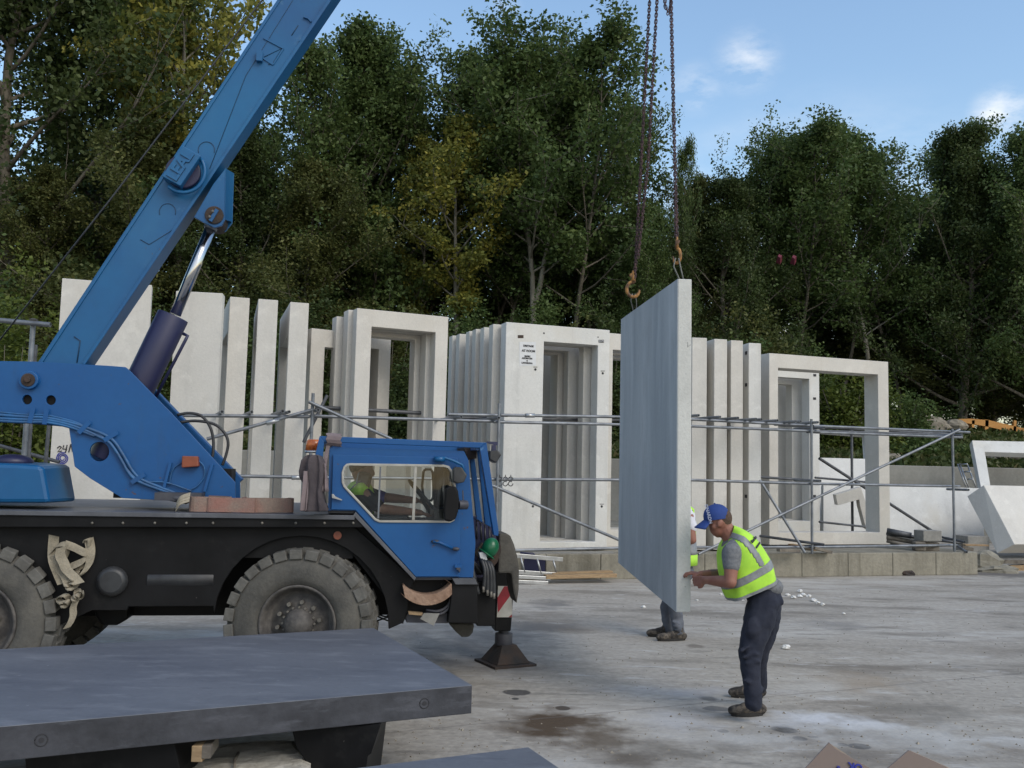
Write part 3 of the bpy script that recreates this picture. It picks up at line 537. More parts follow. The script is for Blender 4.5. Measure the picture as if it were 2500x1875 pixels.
# ---- wheels
def wheel(cx, cy_, cz, steer, near=True, name='wheel'):
    th = AL + steer; wx = Vector((math.cos(th), math.sin(th), 0)); wy = Vector((-math.sin(th), math.cos(th), 0)); sg = 1 if near else -1
    c = TL(cx, cy_, cz); Rt = cz; W = .36
    def pt(a, r, y): return c + wx * (r * math.cos(a)) + Z * (r * math.sin(a)) + wy * (y * sg)
    w_ = MB(); prof = [(.50, .04), (.53, .0), (.62, -.012), (.78, -.012), (.87, .01), (.905, .03), (.93, .07), (.94, .18), (.93, .29), (.905, .33), (.86, .355), (.5, .36), (.46, .33)]
    n = 48; w_.add([pt(2 * math.pi * k / n, Rt * r, y) for k in range(n) for r, y in prof], [(k * 13 + j, ((k + 1) % n) * 13 + j, ((k + 1) % n) * 13 + (j + 1) % 13, k * 13 + (j + 1) % 13) for k in range(n) for j in range(13)], True)
    ty = w_.build('tyre', M['rubber'], None, org=c)
    ty['org'] = list(TO)
    lg = MB(); nl = 27
    for k in range(nl):
        for row, (y0, y1, sh) in enumerate(((-.012, .085, 0), (.10, .17, .5), (.19, .26, 0), (.275, .372, .5))):
            a0 = 2 * math.pi * (k + sh) / nl; da = 2 * math.pi / nl * .37
            r1 = 1.0; r0 = .90 if row in (1, 2) else .86
            tap = .8
            top = [pt(a0 - da * tap, Rt * r1, y0 + .008), pt(a0 + da * tap, Rt * r1, y0 + .018), pt(a0 + da, Rt * r1, y1 - .01), pt(a0 - da * .7, Rt * r1, y1)]
            bot = [pt(a0 - da * 1.15, Rt * r0, y0), pt(a0 + da * 1.15, Rt * r0, y0), pt(a0 + da * 1.15, Rt * r0, y1), pt(a0 - da * 1.15, Rt * r0, y1)]
            if row == 0: top[0] = pt(a0 - da, Rt * .985, y0); top[1] = pt(a0 + da, Rt * .985, y0)
            lg.hexa(bot, top)
    lo = lg.build('tread', M['lug'], None, org=c, bevel=.006)
    rm = MB(); pr = [(.52, .03), (.52, -.004), (.505, -.012), (.48, .0), (.465, .035), (.43, .06), (.39, .10), (.37, .085), (.20, .07), (.19, .02), (.165, -.005), (.13, -.03), (.0001, -.035)]
    rm.add([pt(2 * math.pi * k / n, Rt * r, y) for k in range(n) for r, y in pr], [(k * 13 + j, ((k + 1) % n) * 13 + j, ((k + 1) % n) * 13 + j + 1, k * 13 + j + 1) for k in range(n) for j in range(12)], True)
    ro = rm.build('rim', M['rim'], None, org=c)
    nb = MB()
    for k in range(10): p = pt(2 * math.pi * (k + .3) / 10, Rt * .285, .07); nb.tube([p, p - wy * sg * .035], .017, 6)
    for k in range(16): p = pt(2 * math.pi * k / 16, Rt * .215, .06); nb.tube([p, p - wy * sg * .02], .009, 6)
    no = nb.build('wheel_nut', M['nut'], None, org=c)
    # tyre is the part; tread, rim and nuts hang below it
    we = bpy.data.objects.new(name, None); C.objects.link(we); we.parent = cr_; we.location = c - TO; we['org'] = list(c)
    for o in (ty, lo, ro, no): o.parent = we; o.location = (0, 0, 0); o['org'] = list(c)
hub = loc(T(725, 1522, 0)); Rw = hub.z * .985
wheel(hub.x, .0, Rw, R(-11))
rear = loc(T(-72, 1535, 0)); wheel(rear.x, .0, Rw * 1.02, 0)
wheel(hub.x, 2.3, Rw, R(-11), False); wheel(rear.x, 2.3, Rw, 0, False)
# ---- turret plates
plate = [(-330, 872), (0, 881.5), (90, 883), (266, 893), (306, 896), (318, 906), (422.5, 1013), (574.4, 1178), (574.4, 1222), (540, 1230), (298, 1216), (220, 1168), (182, 1139), (168, 1043), (127, 1037.6), (0, 1026), (-330, 1012)]
Y0 = .42
part(tp(plate, Y0, Y0 + .03, [circ(242.5, 1102.7, 24), circ(66, 975.6, 12, 14), circ(124, 977, 12, 14)]), 'turret_plate', BL, bevel=.003)
dx = ex * 0
pl2 = [T(x, y, Y0) for x, y in plate]; m = MB(); m.plate([p + ey * .36 for p in pl2], [], ey * .03); part(m, 'turret_plate', BL, bevel=.003)
m = MB(); q0 = [T(x, y, Y0 + .36) for x, y in ((388, 945), (405, 945), (578, 1158), (612, 1190), (612, 1228), (590, 1228), (560, 1190))]
m = MB(); a = T(306, 902, Y0) + ey * .36; b_ = T(574, 1178, Y0) + ey * .36; dn_ = (b_ - a).normalized(); pn = Vector((dn_.x, dn_.y, dn_.z)).cross(ey).normalized()
m.hexa([a - pn * .02, b_ - pn * .02, b_ + pn * .03, a + pn * .03], [v + ey * .11 for v in (a - pn * .02, b_ - pn * .02, b_ + pn * .03, a + pn * .03)]); part(m, 'turret_flange', BL, bevel=.004)
m = MB(); m.box(T(420, 1180, Y0) + ey * .2, (.9, .3, .25), TM); m.box(T(60, 975, Y0) + ey * .2, (1.3, .33, .3), TM); part(m, 'turret_core', BK)
m = MB(); c = T(74, 929, Y0); r = (T(98, 929, Y0) - c).length; m.tube([c + ey * .1, c - ey * .05], r, 24); part(m, 'pivot_pin', BL, bevel=.006)
m = MB(); m.tube([c - ey * .04, c - ey * .062], r * .72, 20); m.tube([c - ey * .06, c - ey * .085], r * .35, 6); part(m, 'pivot_bolt', M['rust'], bevel=.004)
# engine hood
hp = [(-330, 1122), (40, 1133), (98, 1137), (106, 1145), (121, 1228), (-330, 1226)]; f0 = [T(x, y, .13) for x, y in hp]; f1 = [T(x + 66, y - 4, .80) for x, y in hp]
m = MB(); m.add(f0 + f1, [(0, 1, 2, 3, 4, 5), (6, 7, 8, 9, 10, 11)] + [(i, (i + 1) % 6, (i + 1) % 6 + 6, i + 6) for i in range(6)]); part(m, 'engine_hood', M['boom'], bevel=.03)
m = MB(); c = T(32, 1127, .5); m.ball(c, (.15, .15, .06)); part(m, 'filler_cap', M['navy'])
# ---- boom
Yb = Y0 + .05
def boomp(x0, x1, ya, yb_):   # left and right edge of the boom side at rows ya..yb_
    L_ = lambda y: 676 + (0 - y) * (676 - 95) / 880 * 1.0
    Rr = lambda y: 808 + (0 - y) * (808 - 207) / 889
    return [(L_(ya) + x0, ya), (Rr(ya) + x1, ya), (Rr(yb_) + x1, yb_), (L_(yb_) + x0, yb_)]
def boom_seg(ya, yb_, inset, yw, name, mt):
    q = boomp(inset, -inset, ya, yb_); m = MB(); a = [T(x, y, Yb + (yw if inset else 0)) for x, y in q]; d = ey * (.27 - 2 * (yw if inset else 0))
    m.hexa(a, [v + d for v in a]); return part(m, name, mt, bevel=.006)
bo = boom_seg(1010, -420, 0, 0, 'boom', M['boom']); boom_seg(-420, -1180, 10, .02, 'boom_extension', M['boom'])
# flanges, weld lines, pads on the boom
m = MB()
def strip(m, pts, wpx, y, t):
    for (xa_, ya_), (xb_, yb_) in zip(pts[:-1], pts[1:]):
        d = Vector((xb_ - xa_, yb_ - ya_)).normalized(); nx_, ny_ = -d.y * wpx / 2, d.x * wpx / 2
        m.hexa([T(xa_ + nx_, ya_ + ny_, y) for _ in (0,)] + [T(xb_ + nx_, yb_ + ny_, y), T(xb_ - nx_, yb_ - ny_, y), T(xa_ - nx_, ya_ - ny_, y)], [v + ey * t for v in (T(xa_ + nx_, ya_ + ny_, y), T(xb_ + nx_, yb_ + ny_, y), T(xb_ - nx_, yb_ - ny_, y), T(xa_ - nx_, ya_ - ny_, y))])
strip(m, [(95 + 5, 884), (676 + 5, 0), (880, -310)], 7, Yb - .012, .014)
strip(m, [(207 - 4, 889), (808 - 4, 0), (1010, -300)], 8, Yb - .02, .022)
part(m, 'boom_flange', M['boom'], bevel=.003)
for px_l, r_ in ([(circ(504, 366, 20, 20, -20, 200), .0028), (circ(409, 517, 20, 20, -20, 200), .0028), (((343, 585), (364, 597), (420, 562)), .003), (((715, 0), (600, 185), (512, 412)), .0025), (((633, 145), (688, 118), (666, 155), (655, 158)), .003), (((728, 62), (712, 86)), .004), (((181, 822), (196, 832), (188, 885)), .005)]):
    m = MB(); m.tube([T(x, y, Yb - .003) for x, y in px_l], r_, 5); part(m, 'weld_line', M['weld'])

m = MB()
strip(m, [(643, 92), (692, 118)], 3, Yb - .01, .012); strip(m, [(692, 118), (667, 157)], 3, Yb - .01, .012); strip(m, [(667, 157), (628, 132)], 4, Yb - .01, .012)
strip(m, [(741, 40), (752, 44)], 3, Yb - .02, .02); strip(m, [(752, 44), (760, 52)], 3, Yb - .02, .02); strip(m, [(730, 98), (740, 102)], 4, Yb - .02, .02); m.box(T(634, 138, Yb - .02), (.05, .05, .09), TM)
part(m, 'boom_bracket', M['boom'])
# motor box with raised letters
bx = [(395, 430), (442, 361), (456, 366), (480, 384), (440, 454)]
q = [T(x, y, Yb - .14) for x, y in ((395, 430), (446, 355), (490, 380), (440, 454))]
m = MB(); m.hexa(q, [v + ey * .14 for v in q]); bxo = part(m, 'winch_box', M['boom'], bevel=.006)
dv = (T(446, 355, Yb - .14) - T(395, 430, Yb - .14)).normalized(); up_ = dv.cross(ey).normalized(); up_ = -up_ if up_.x > 0 else up_
c = T(441, 404, Yb - .145); text('LEAL', c, .125, dv, up_, M['boom'], 'raised_lettering', bxo, depth=.007, bold=.004)
text('LEAL', T(441.6, 404.6, Yb - .1415), .125, dv, up_, M['weld'], 'lettering_edge', bxo, depth=.0015, bold=.0055)
m = MB(); m.tube([T(x, y, Yb - .08) for x, y in circ(448, 418, 52, 22, -135, 35)], .016, 8); part(m, 'sheave_guard', M['boom'])
m = MB(); c = T(446, 418, Yb - .06); m.tube([c, c + ey * .05], .14, 28); part(m, 'sheave', M['navy'], bevel=.01)
# ram head bracket
br = [(551, 410), (549, 536), (541, 551), (524, 556), (500, 545), (473.6, 530), (520, 450)]
part(tp(br, Yb - .03, Yb + .0), 'ram_bracket', M['boom'], bevel=.004); part(tp([(545, 412), (571, 423), (567, 545), (550, 566), (500, 545)], Yb + .27, Yb + .29), 'ram_bracket', M['boom'], bevel=.004)
m = MB(); q1_ = [T(x, y, Yb - .03) for x, y in ((549, 411), (551, 411), (549, 536), (547, 536))]; q2_ = [T(x, y, Yb + .28) for x, y in ((569, 423), (571, 423), (567, 542), (565, 542))]; m.hexa(q1_, q2_); part(m, 'ram_bracket_web', M['boom'])
m = MB(); c = T(523, 525.4, Yb - .035); m.tube([c + ey * .36, c - ey * .01], .075, 20); part(m, 'ram_pin', M['rust'], bevel=.005)
m = MB(); strip(m, [(513, 539), (530, 511)], 9, Yb - .065, .02); kp = part(m, 'keeper_plate', M['boom'])
m = MB()
for x, y in ((519, 516), (511.5, 529)): m.ball(T(x, y, Yb - .07), .012, nu=8, nv=6)
m.build('keeper_bolt', M['nut'], kp)
Yc = Yb + .135
m = MB(); m.tube([T(519, 546, Yc), T(428, 768, Yc)], .047, 24); part(m, 'ram_rod', M['chrome']); m = MB(); m.tube([T(520, 542, Yc), T(513, 560, Yc)], .055, 20); part(m, 'rod_eye', M['galv'], bevel=.006)
m = MB(); m.tube([T(423, 771, Yc), T(338, 948, Yc), T(255, 1120, Yc)], .128, 32); part(m, 'ram_barrel', M['navy'], bevel=.006)
m = MB(); m.tube([T(448, 815, Yc - .04), T(458, 820, Yc - .07), T(452, 832, Yc - .07), T(372, 985, Yc - .05)], .014, 8); part(m, 'ram_pipe', M['navy'])
# hoses and pipes on the turret plate
def zz(pts, y): return bez([T(x / 3.456, 1000 + yy / 3.456, y) for x, yy in pts], 5)
for nm, pts, r in (('hydraulic_pipe', [(-200, 30), (0, 45), (200, 60), (400, 70), (600, 112), (800, 178), (950, 255), (1050, 400), (1120, 520), (1200, 592), (1350, 655), (1480, 705)], .013),
                   ('hydraulic_pipe', [(-200, 12), (0, 22), (200, 40), (400, 48), (600, 95), (700, 135), (860, 225), (960, 330), (1040, 455), (1120, 555), (1210, 607), (1400, 615), (1620, 690)], .007),
                   ('hydraulic_pipe', [(-200, 60), (0, 75), (300, 88), (450, 95), (650, 148), (850, 235), (930, 285), (1010, 400), (1090, 540), (1180, 612), (1380, 685), (1500, 720)], .013),
                   ('hydraulic_pipe', [(-200, 85), (0, 95), (200, 105), (400, 108), (600, 150), (800, 225)], .012)):
    m = MB(); m.tube(zz(pts, Y0 - .02), r, 8); part(m, nm, M['hoseb'])
for x, yy, a in ((265, 50, 80), (385, 60, 85), (710, 150, 50), (935, 225, 35), (1165, 580, 35)):
    c = T(x / 3.456, 1000 + yy / 3.456, Y0 - .028); d = ex * math.cos(R(a)) + Z * math.sin(R(a)); m = MB(); m.ribbon([c - d * .06, c + d * .06], ey.cross(d) * .035, .01); part(m, 'pipe_clamp', BL)
m = MB()
for pts, r in (([(1495, 45), (1600, 30), (1700, 55), (1770, 140), (1800, 260), (1795, 380), (1780, 410)], .012), ([(1520, 108), (1650, 95), (1800, 120), (1890, 190), (1925, 280), (1905, 390), (1875, 470)], .012)):
    m = MB(); m.tube(zz(pts, Y0 + .12), r, 8); part(m, 'boom_hose', M['hose'])
for pts, r in (([(1530, 450), (1470, 490), (1440, 560), (1430, 640)], .005), ([(1675, 430), (1720, 480), (1725, 560), (1670, 640), (1600, 680)], .005)):
    m = MB(); m.tube(zz(pts, Y0 - .015), r, 6); part(m, 'lamp_cable', M['hoseb'])
m = MB(); strip(m, [(416, 1129), (398, 1198)], 7, Y0 - .03, .03); part(m, 'stiffener', BL); m = MB(); strip(m, [(518, 1133), (499, 1200)], 7, Y0 - .03, .03); part(m, 'stiffener', BL)
part(tp([(444, 1113), (483, 1114), (485, 1139), (443, 1142)], Y0 - .07, Y0), 'marker_lamp', M['orange'], bevel=.008)
m = MB(); m.tube([T(390, 1208, .25), T(455, 1222, .2), T(470, 1215, .3)], .03, 8); m.box(T(440, 1212, .3), (.35, .2, .06), TM); part(m, 'valve_block', M['hub'])
# hoist rope running up behind the boom, and the fall to the hook ring
ring = P(1622, -670, 8.65); tip = T(1592, -1180, Yb + .13)
m = MB(); m.tube([T(-60, 905, Yb + .1), T(275, 480, Yb + .13), T(640, 0, Yb + .13), T(1445, -1110, Yb + .13)], .007, 6); part(m, 'hoist_rope', M['hose'])
m = MB(); m.tube([T(1450, -1150, Yb + .04), T(1450, -1150, Yb + .22)], .2, 20); m.tube([tip - ey * .1, tip + ey * .1], .2, 20); part(m, 'head_sheave', M['navy'])
m = MB(); m.tube([Vector((ring.x, ring.y, tip.z)), ring + Z * .35], .008, 6); part(m, 'fall_rope', M['hose'])
m = MB(); m.ball(ring + Z * .25, (.13, .08, .2)); m.tube([ring + Vector((.07 * math.cos(a), 0, .07 * math.sin(a))) for a in [k * .5 for k in range(13)]], .014, 6); part(m, 'hook_block', M['hook'])
# ================================================================== cab
def zc(l): return [(700 + x / 3.607, 1020 + y / 3.607) for x, y in l]
win = zc([(560, 400), (1380, 412), (1430, 425), (1462, 470), (1475, 540), (1490, 600), (1492, 850), (1478, 905), (1440, 925), (815, 922), (775, 905), (500, 610), (484, 570), (484, 480), (500, 430), (525, 405)])
cx0, cy0 = 975, 1205
def grow(l, d):     # inset (d<0) / outset polygon towards its centroid in pixels
    n = len(l); out = []
    for i in range(n):
        p, q, r = Vector(l[i - 1]), Vector(l[i]), Vector(l[(i + 1) % n]); e1 = (q - p).normalized(); e2 = (r - q).normalized(); b_ = Vector((e1.y, -e1.x)) + Vector((e2.y, -e2.x))
        b_ = b_.normalized() / max(.5, b_.normalized().dot(Vector((e1.y, -e1.x)))); out.append((q.x + b_.x * d, q.y + b_.y * d))
    return out
body = zc([(375, 258), (1560, 292), (1600, 372), (1652, 1000), (1662, 1100), (1642, 1405), (1130, 1405), (600, 820), (365, 816)])
wi = grow(win, -1); wi2 = grow(win, -6); CW = 1.15
part(tp(body, .015, .045, [grow(win, -3)]), 'cab_side', BL, bevel=.003)
door = zc([(408, 325), (1503, 352), (1526, 900), (1524, 1398), (1135, 1398), (606, 812), (392, 808)])
dr = part(tp(door, -.008, .013, [grow(win, -3)]), 'door', BL, bevel=.003)
m = MB(); o_ = [T(x, y, -.018) for x, y in win]; i_ = [T(x, y, -.018) for x, y in grow(win, -6)]
tp(win, -.02, .0, [grow(win, -5.5)], m); m.build('window_trim', M['silver'], dr, bevel=.002)
m = MB(); strip(m, zc([(826, 430), (806, 885)]), 4, -.012, .015); m.build('window_bar', M['galv'], dr); m = MB(); strip(m, zc([(1136, 430), (1115, 900)]), 6.5, -.016, .02); m.build('window_bar', M['silver'], dr)
m = MB(); m.plate([T(x, y, .0) for x, y in grow(win, -5)], [], ey * .004); m.build('window_pane', M['glass'], dr)
m = MB()
tp(zc([(395, 670), (412, 672), (425, 690), (490, 722), (486, 730), (420, 712), (398, 708)]), -.035, -.02, (), m); m.build('handle', M['alu'], dr, bevel=.002)
for zb_ in ([(1480, 1295), (1545, 1295), (1545, 1320), (1480, 1320)], [(1495, 1320), (1530, 1320), (1528, 1345), (1522, 1365), (1516, 1345), (1495, 1335)]):
    part(tp(zc(zb_), -.04, -.005), 'hinge', BL if zb_[0][0] == 1480 else M['hub'])
m = MB(); m.tube([T(*p, -.03) for p in zc([(1288, 1090), (1345, 1098), (1460, 1148)])], .011, 8); part(m, 'mirror_arm', BL); m = MB(); m.ball(T(*zc([(1490, 1155)])[0], -.03), (.03, .025, .015)); m.ball(T(*zc([(1310, 1090)])[0], -.02), (.035, .02, .015)); part(m, 'arm_bracket', M['hub'])
m = MB(); m.tube([T(*p, -.05) for p in zc([(1300, 352), (1400, 355), (1470, 380), (1545, 415), (1565, 480)])], .011, 8); m.tube([T(*p, -.04) for p in zc([(1345, 345), (1345, 385)])], .045, 12); part(m, 'mirror_arm', M['boom'])
part(tp(zc([(1470, 445), (1490, 432), (1545, 436), (1565, 470), (1590, 505), (1560, 570), (1500, 578), (1466, 565)]), -.14, -.05), 'mirror', M['hose'], bevel=.01)
part(tp(zc([(1400, 625), (1430, 602), (1490, 604), (1512, 650), (1520, 720), (1512, 820), (1490, 890), (1440, 918), (1388, 905), (1385, 800)]), -.20, -.14), 'mirror', M['black'], bevel=.015)
m = MB(); c = T(*zc([(1545, 767)])[0], -.1); m.tube([T(*zc([(1508, 767)])[0], -.15), T(*zc([(1585, 767)])[0], -.12)], .036, 14); m.tube([T(*zc([(1550, 640)])[0], -.06), T(*zc([(1555, 740)])[0], -.1)], .006, 6); part(m, 'mirror_knob', M['hub'], bevel=.004)
# cab shell: far side, roof, floor, back and front
P_ = [T(x, y, .045) for x, y in body]; far = [p + ey * CW for p in P_]
wf = [T(x, y, .045) + ey * CW for x, y in grow(win, 6)]
m = MB(); m.plate(far, [wf], ey * .02); part(m, 'cab_far_side', M['hub'])
m = MB(); t0, t1 = P_[0], P_[1]
m.hexa([t0, t1, t1 + ey * CW, t0 + ey * CW], [v - Z * .03 for v in (t0, t1, t1 + ey * CW, t0 + ey * CW)]); part(m, 'cab_roof', BL, bevel=.004)
m = MB()
for i, j in ((5, 6), (6, 7), (7, 8)):
    a, b_ = P_[i], P_[j]; nn = (b_ - a).cross(ey).normalized() * .02; m.hexa([a, b_, b_ + ey * CW, a + ey * CW], [v + nn for v in (a, b_, b_ + ey * CW, a + ey * CW)])
part(m, 'cab_floor', M['hub'])
m = MB(); a, b_ = P_[8], P_[0]; pm = a.lerp(b_, .42)
m.hexa([a, pm, pm + ey * CW, a + ey * CW], [v + ex * .02 for v in (a, pm, pm + ey * CW, a + ey * CW)]); m.hexa([pm, b_, b_ + ey * .07, pm + ey * .07], [v + ex * .02 for v in (pm, b_, b_ + ey * .07, pm + ey * .07)]); m.hexa([pm + ey * (CW - .3), b_ + ey * (CW - .3), b_ + ey * CW, pm + ey * CW], [v + ex * .02 for v in (pm + ey * (CW - .3), b_ + ey * (CW - .3), b_ + ey * CW, pm + ey * CW)]); part(m, 'cab_back', M['hub'])
m = MB(); lowf = P_[3].lerp(P_[2], .35)
m.hexa([P_[5], P_[4], P_[4] + ey * CW, P_[5] + ey * CW], [v + ex * -.02 for v in (P_[5], P_[4], P_[4] + ey * CW, P_[5] + ey * CW)]); m.hexa([P_[4], lowf, lowf + ey * CW, P_[4] + ey * CW], [v + ex * -.02 for v in (P_[4], lowf, lowf + ey * CW, P_[4] + ey * CW)])
part(m, 'cab_front', BL)
m = MB(); m.tube([P_[2] + ey * CW, P_[3] + ey * CW], .03, 6); m.tube([T(*zc([(1345, 430)])[0], .5), T(*zc([(1330, 620)])[0], .5), T(*zc([(1345, 900)])[0], .5)], .035, 6, flat=1.4); m.box(T(*zc([(1410, 870)])[0], .5), (.28, .8, .18), TM @ Matrix.Rotation(R(-8), 3, 'Y')); m.tube([T(*zc([(1420, 430)])[0], .75), T(*zc([(1440, 880)])[0], .75)], .04, 6)
part(m, 'dashboard', M['hose'])
ms_ = MB(); ms_.tube([T(*p, .95) for p in zc([(1205, 470), (1225, 455), (1270, 455), (1285, 480), (1292, 600), (1290, 700), (1275, 728), (1225, 728), (1205, 700), (1192, 600), (1205, 470)])], .012, 6); part(ms_, 'far_mirror', M['hose'])
m = MB(); m.box(T(*zc([(620, 760)])[0], .55), (.12, .5, .55), TM @ Matrix.Rotation(R(12), 3, 'Y')); m.box(T(*zc([(800, 905)])[0], .55), (.5, .5, .12), TM); part(m, 'seat', M['hose'], bevel=.03)
m = MB(); sw = T(*zc([(1205, 705)])[0], .5); ax = Vector((ex.x * .75, ex.y * .75, .66)); e1 = ey; e2 = ax.cross(ey).normalized(); m.tube([sw + (e1 * math.cos(a) + e2 * math.sin(a)) * .19 for a in [k * math.pi / 12 for k in range(25)]], .014, 8); m.tube([sw, sw - ax.normalized() * .02, T(*zc([(1330, 930)])[0], .5)], .02, 6); m.tube([sw - e1 * .19, sw + e1 * .19], .01, 6); part(m, 'steering_wheel', M['hose'])
# rooftop guard
m = MB(); tp(zc([(290, 160), (1760, 218), (1700, 265), (330, 212)]), -.02, .06, (), m); tp(zc([(290, 160), (330, 212), (318, 330), (300, 480), (262, 480), (250, 330)]), -.02, .06, (), m); tp(zc([(1760, 218), (1868, 1005), (1862, 1042), (1825, 1035), (1700, 265)]), -.02, .06, (), m)
part(m, 'roof_guard', BL, bevel=.004)
m = MB(); a, b_ = [T(*p, .0) for p in zc([(300, 175), (1750, 230)])]; m.hexa([a + ey * (CW), b_ + ey * (CW), b_ + ey * (CW + .08), a + ey * (CW + .08)], [v - Z * .05 for v in (a + ey * (CW), b_ + ey * (CW), b_ + ey * (CW + .08), a + ey * (CW + .08))]); m.hexa([b_ - ex * .08, b_, b_ + ey * CW, b_ - ex * .08 + ey * CW], [v - Z * .05 for v in (b_ - ex * .08, b_, b_ + ey * CW, b_ - ex * .08 + ey * CW)]); m.hexa([a, a + ex * .08, a + ex * .08 + ey * CW, a + ey * CW], [v - Z * .05 for v in (a, a + ex * .08, a + ex * .08 + ey * CW, a + ey * CW)]); part(m, 'roof_guard_frame', BL)
for l, y in (([(1612, 355), (1655, 355), (1725, 925), (1672, 890)], .35), ([(1680, 290), (1740, 290), (1800, 965), (1748, 935)], .15)):
    part(tp(zc(l), y, y + .05), 'guard_bar', BL, bevel=.003)
part(tp(zc([(1560, 262), (1600, 372), (1672, 358), (1675, 270)]), .3, .8), 'sun_visor', M['rust'])
# beacon and work lamp
m = MB(); c = T(*zc([(240, 312)])[0], .25); m.tube([c, c + Z * .02], .075, 16); part(m, 'beacon_base', M['alu']); m = MB(); m.tube([c + Z * .02, c + Z * .09, c + Z * .11], [.072, .066, .05], 16); part(m, 'beacon', M['amber'])
wlm = MB(); tp(zc([(1765, 208), (1860, 212), (1858, 245), (1765, 222)]), .1, .14, (), wlm); tp(zc([(1810, 240), (1842, 240), (1846, 292), (1806, 292)]), .1, .14, (), wlm); part(wlm, 'lamp_bracket', M['navy'])
part(tp(zc([(1786, 290), (1860, 283), (1893, 325), (1845, 402), (1784, 366)]), .04, .2), 'work_lamp', M['hose'], bevel=.01)
# ---- front end clutter
part(tp([(1105, 1413), (1163, 1413), (1170, 1428), (1166, 1432), (1166, 1523), (1093, 1521), (1100, 1470)], .02, .5), 'front_step_box', BK, bevel=.008)
part(tp([(1104, 1412), (1160, 1412), (1166, 1427), (1112, 1427)], -.01, .5), 'step_plate', M['deck'], bevel=.003)
part(tp([(1163, 1420), (1210, 1420), (1208, 1529), (1164, 1529)], .2, 2.0), 'bumper', BK, bevel=.01)
part(tp([(990, 1497), (1097, 1497), (1094, 1522), (992, 1520)], .12, .3), 'bumper_bar', M['hub'], bevel=.004)
co = circ(1044, 1405, 76, 14, 198, 342); ci = circ(1044, 1398, 48, 14, 342, 198)
part(tp([(983, 1428), (989, 1458)] + circ(1042, 1395, 83, 12, 222, 318) + [(1103, 1426), (1085, 1414)] + circ(1042, 1375, 77, 12, 320, 222)[0:] + [(986, 1430)], .0, .14), 'rolled_mudguard', M['tan'], bevel=.008)
m = MB()
for dd in (0, 7): m.tube(bez([T(x, y + dd * 1.2, .08) for x, y in ((1040, 1489), (1070, 1492), (1094, 1478), (1102, 1450), (1104, 1420))], 5), .012, 6)
part(m, 'loop_hose', M['hub'])
part(tp([(997, 1493), (1032, 1496), (1031, 1503), (998, 1500)], .05, .1), 'yellow_rag', M['wood']); part(tp([(1035, 1497), (1073, 1498), (1059, 1528), (1026, 1511)], .02, .03), 'mud_flap', M['block'])
part(tp([(1095, 1522), (1159, 1523), (1155, 1545), (1146, 1556), (1128, 1556), (1113, 1543)], .5, .7), 'spare_tyre_edge', M['rubber'], bevel=.02)
m = MB(); 
for a in ([(920, 1504), (945, 1515), (985, 1521)], [(920, 1516), (955, 1504)], [(945, 1502), (955, 1521)], [(920, 1500), (950, 1508), (980, 1500)]): m.tube([T(x, y, .6) for x, y in a], .007, 5)
part(m, 'air_lines', M['hose'])
# hook rail + hoses
m = MB(); tp([(1155, 1262), (1162, 1262), (1205, 1290), (1214, 1320), (1200, 1420), (1155, 1410), (1160, 1320)], .5, .9, (), m); part(m, 'tool_rack', M['navy'])
m = MB()
for x, y in ((1158, 1272), (1167, 1277), (1178, 1282), (1188, 1286), (1199, 1291), (1206, 1296)):
    m.tube([T(x + 5 * math.cos(a), y - 6 * math.sin(a), .42) for a in [R(q) for q in (-30, 20, 70, 120, 170, 220)]], .005, 5); m.tube([T(x - 4, y + 2, .42), T(x - 3, y + 30 + (x * 7) % 20, .43)], .008, 5)
part(m, 'hook_rail', M['hose'])
m = MB()
for k, (x0, x1, y1, xe) in enumerate(((1160, 1152, 1440, 1160), (1172, 1190, 1445, 1180), (1178, 1196, 1452, 1190), (1184, 1204, 1452, 1199), (1190, 1210, 1456, 1206), (1166, 1160, 1450, 1168))):
    m.tube(bez([T(x0 + 8, 1400, .25), T((x0 + x1) / 2 - 6, 1366 + 2 * k, .18), T(x1 - 6, 1395, .14), T(xe, y1, .14)], 5), .018, 7)
part(m, 'hanging_hose', M['hose'])
m = MB()
for x, y in ((1180, 1432), (1190, 1440), (1199, 1444), (1206, 1448)): m.tube([T(x, y, .13), T(x, y + 14, .13)], .012, 6)
part(m, 'hose_end', M['nut'])
m = MB(); tp([(1160, 1350), (1178, 1325), (1185, 1332), (1166, 1362)], .35, .42, (), m); tp([(1168, 1372), (1180, 1345), (1192, 1352), (1180, 1380)], .3, .4, (), m); part(m, 'board_scraps', M['brown'])
m = MB(); tp([(1170, 1350), (1184, 1346), (1190, 1366), (1176, 1374)], .25, .33, (), m); part(m, 'white_tin', M['paper'])
m = MB(); tp([(1190, 1368), (1206, 1340), (1222, 1330), (1224, 1345), (1215, 1372), (1205, 1384), (1192, 1385)], .35, .5, (), m); part(m, 'rusty_chain_heap', M['rust'], bevel=.004)
m = MB(); prof = []
tp([(1219, 1303), (1237, 1301), (1247, 1309), (1256, 1330), (1264, 1360), (1268, 1395), (1267, 1440), (1262, 1475), (1254, 1450), (1248, 1400), (1216, 1400)], .55, .85, (), m); part(m, 'front_spare_tyre', M['rubber'], bevel=.03)
leg = G(1228, 1620); ll = loc(leg); yl = max(.05, ll.y - .1)
m = MB(); tp([(1209, 1361), (1256, 1361), (1254, 1431), (1250, 1508), (1247, 1541), (1208, 1541), (1210, 1431)], yl, yl + .2, (), m); part(m, 'outrigger_leg', BK, bevel=.008)
fr_ = T(1230, 1540, yl + .1); xl_ = loc(fr_).x
m = MB(); m.tube([TL(xl_, yl + .1, loc(fr_).z + .05), TL(xl_, yl + .1, .2)], .05, 16); m.tube([TL(xl_, yl + .1, .28), TL(xl_, yl + .1, .17)], .082, 16); part(m, 'outrigger_ram', M['hub'], bevel=.006)
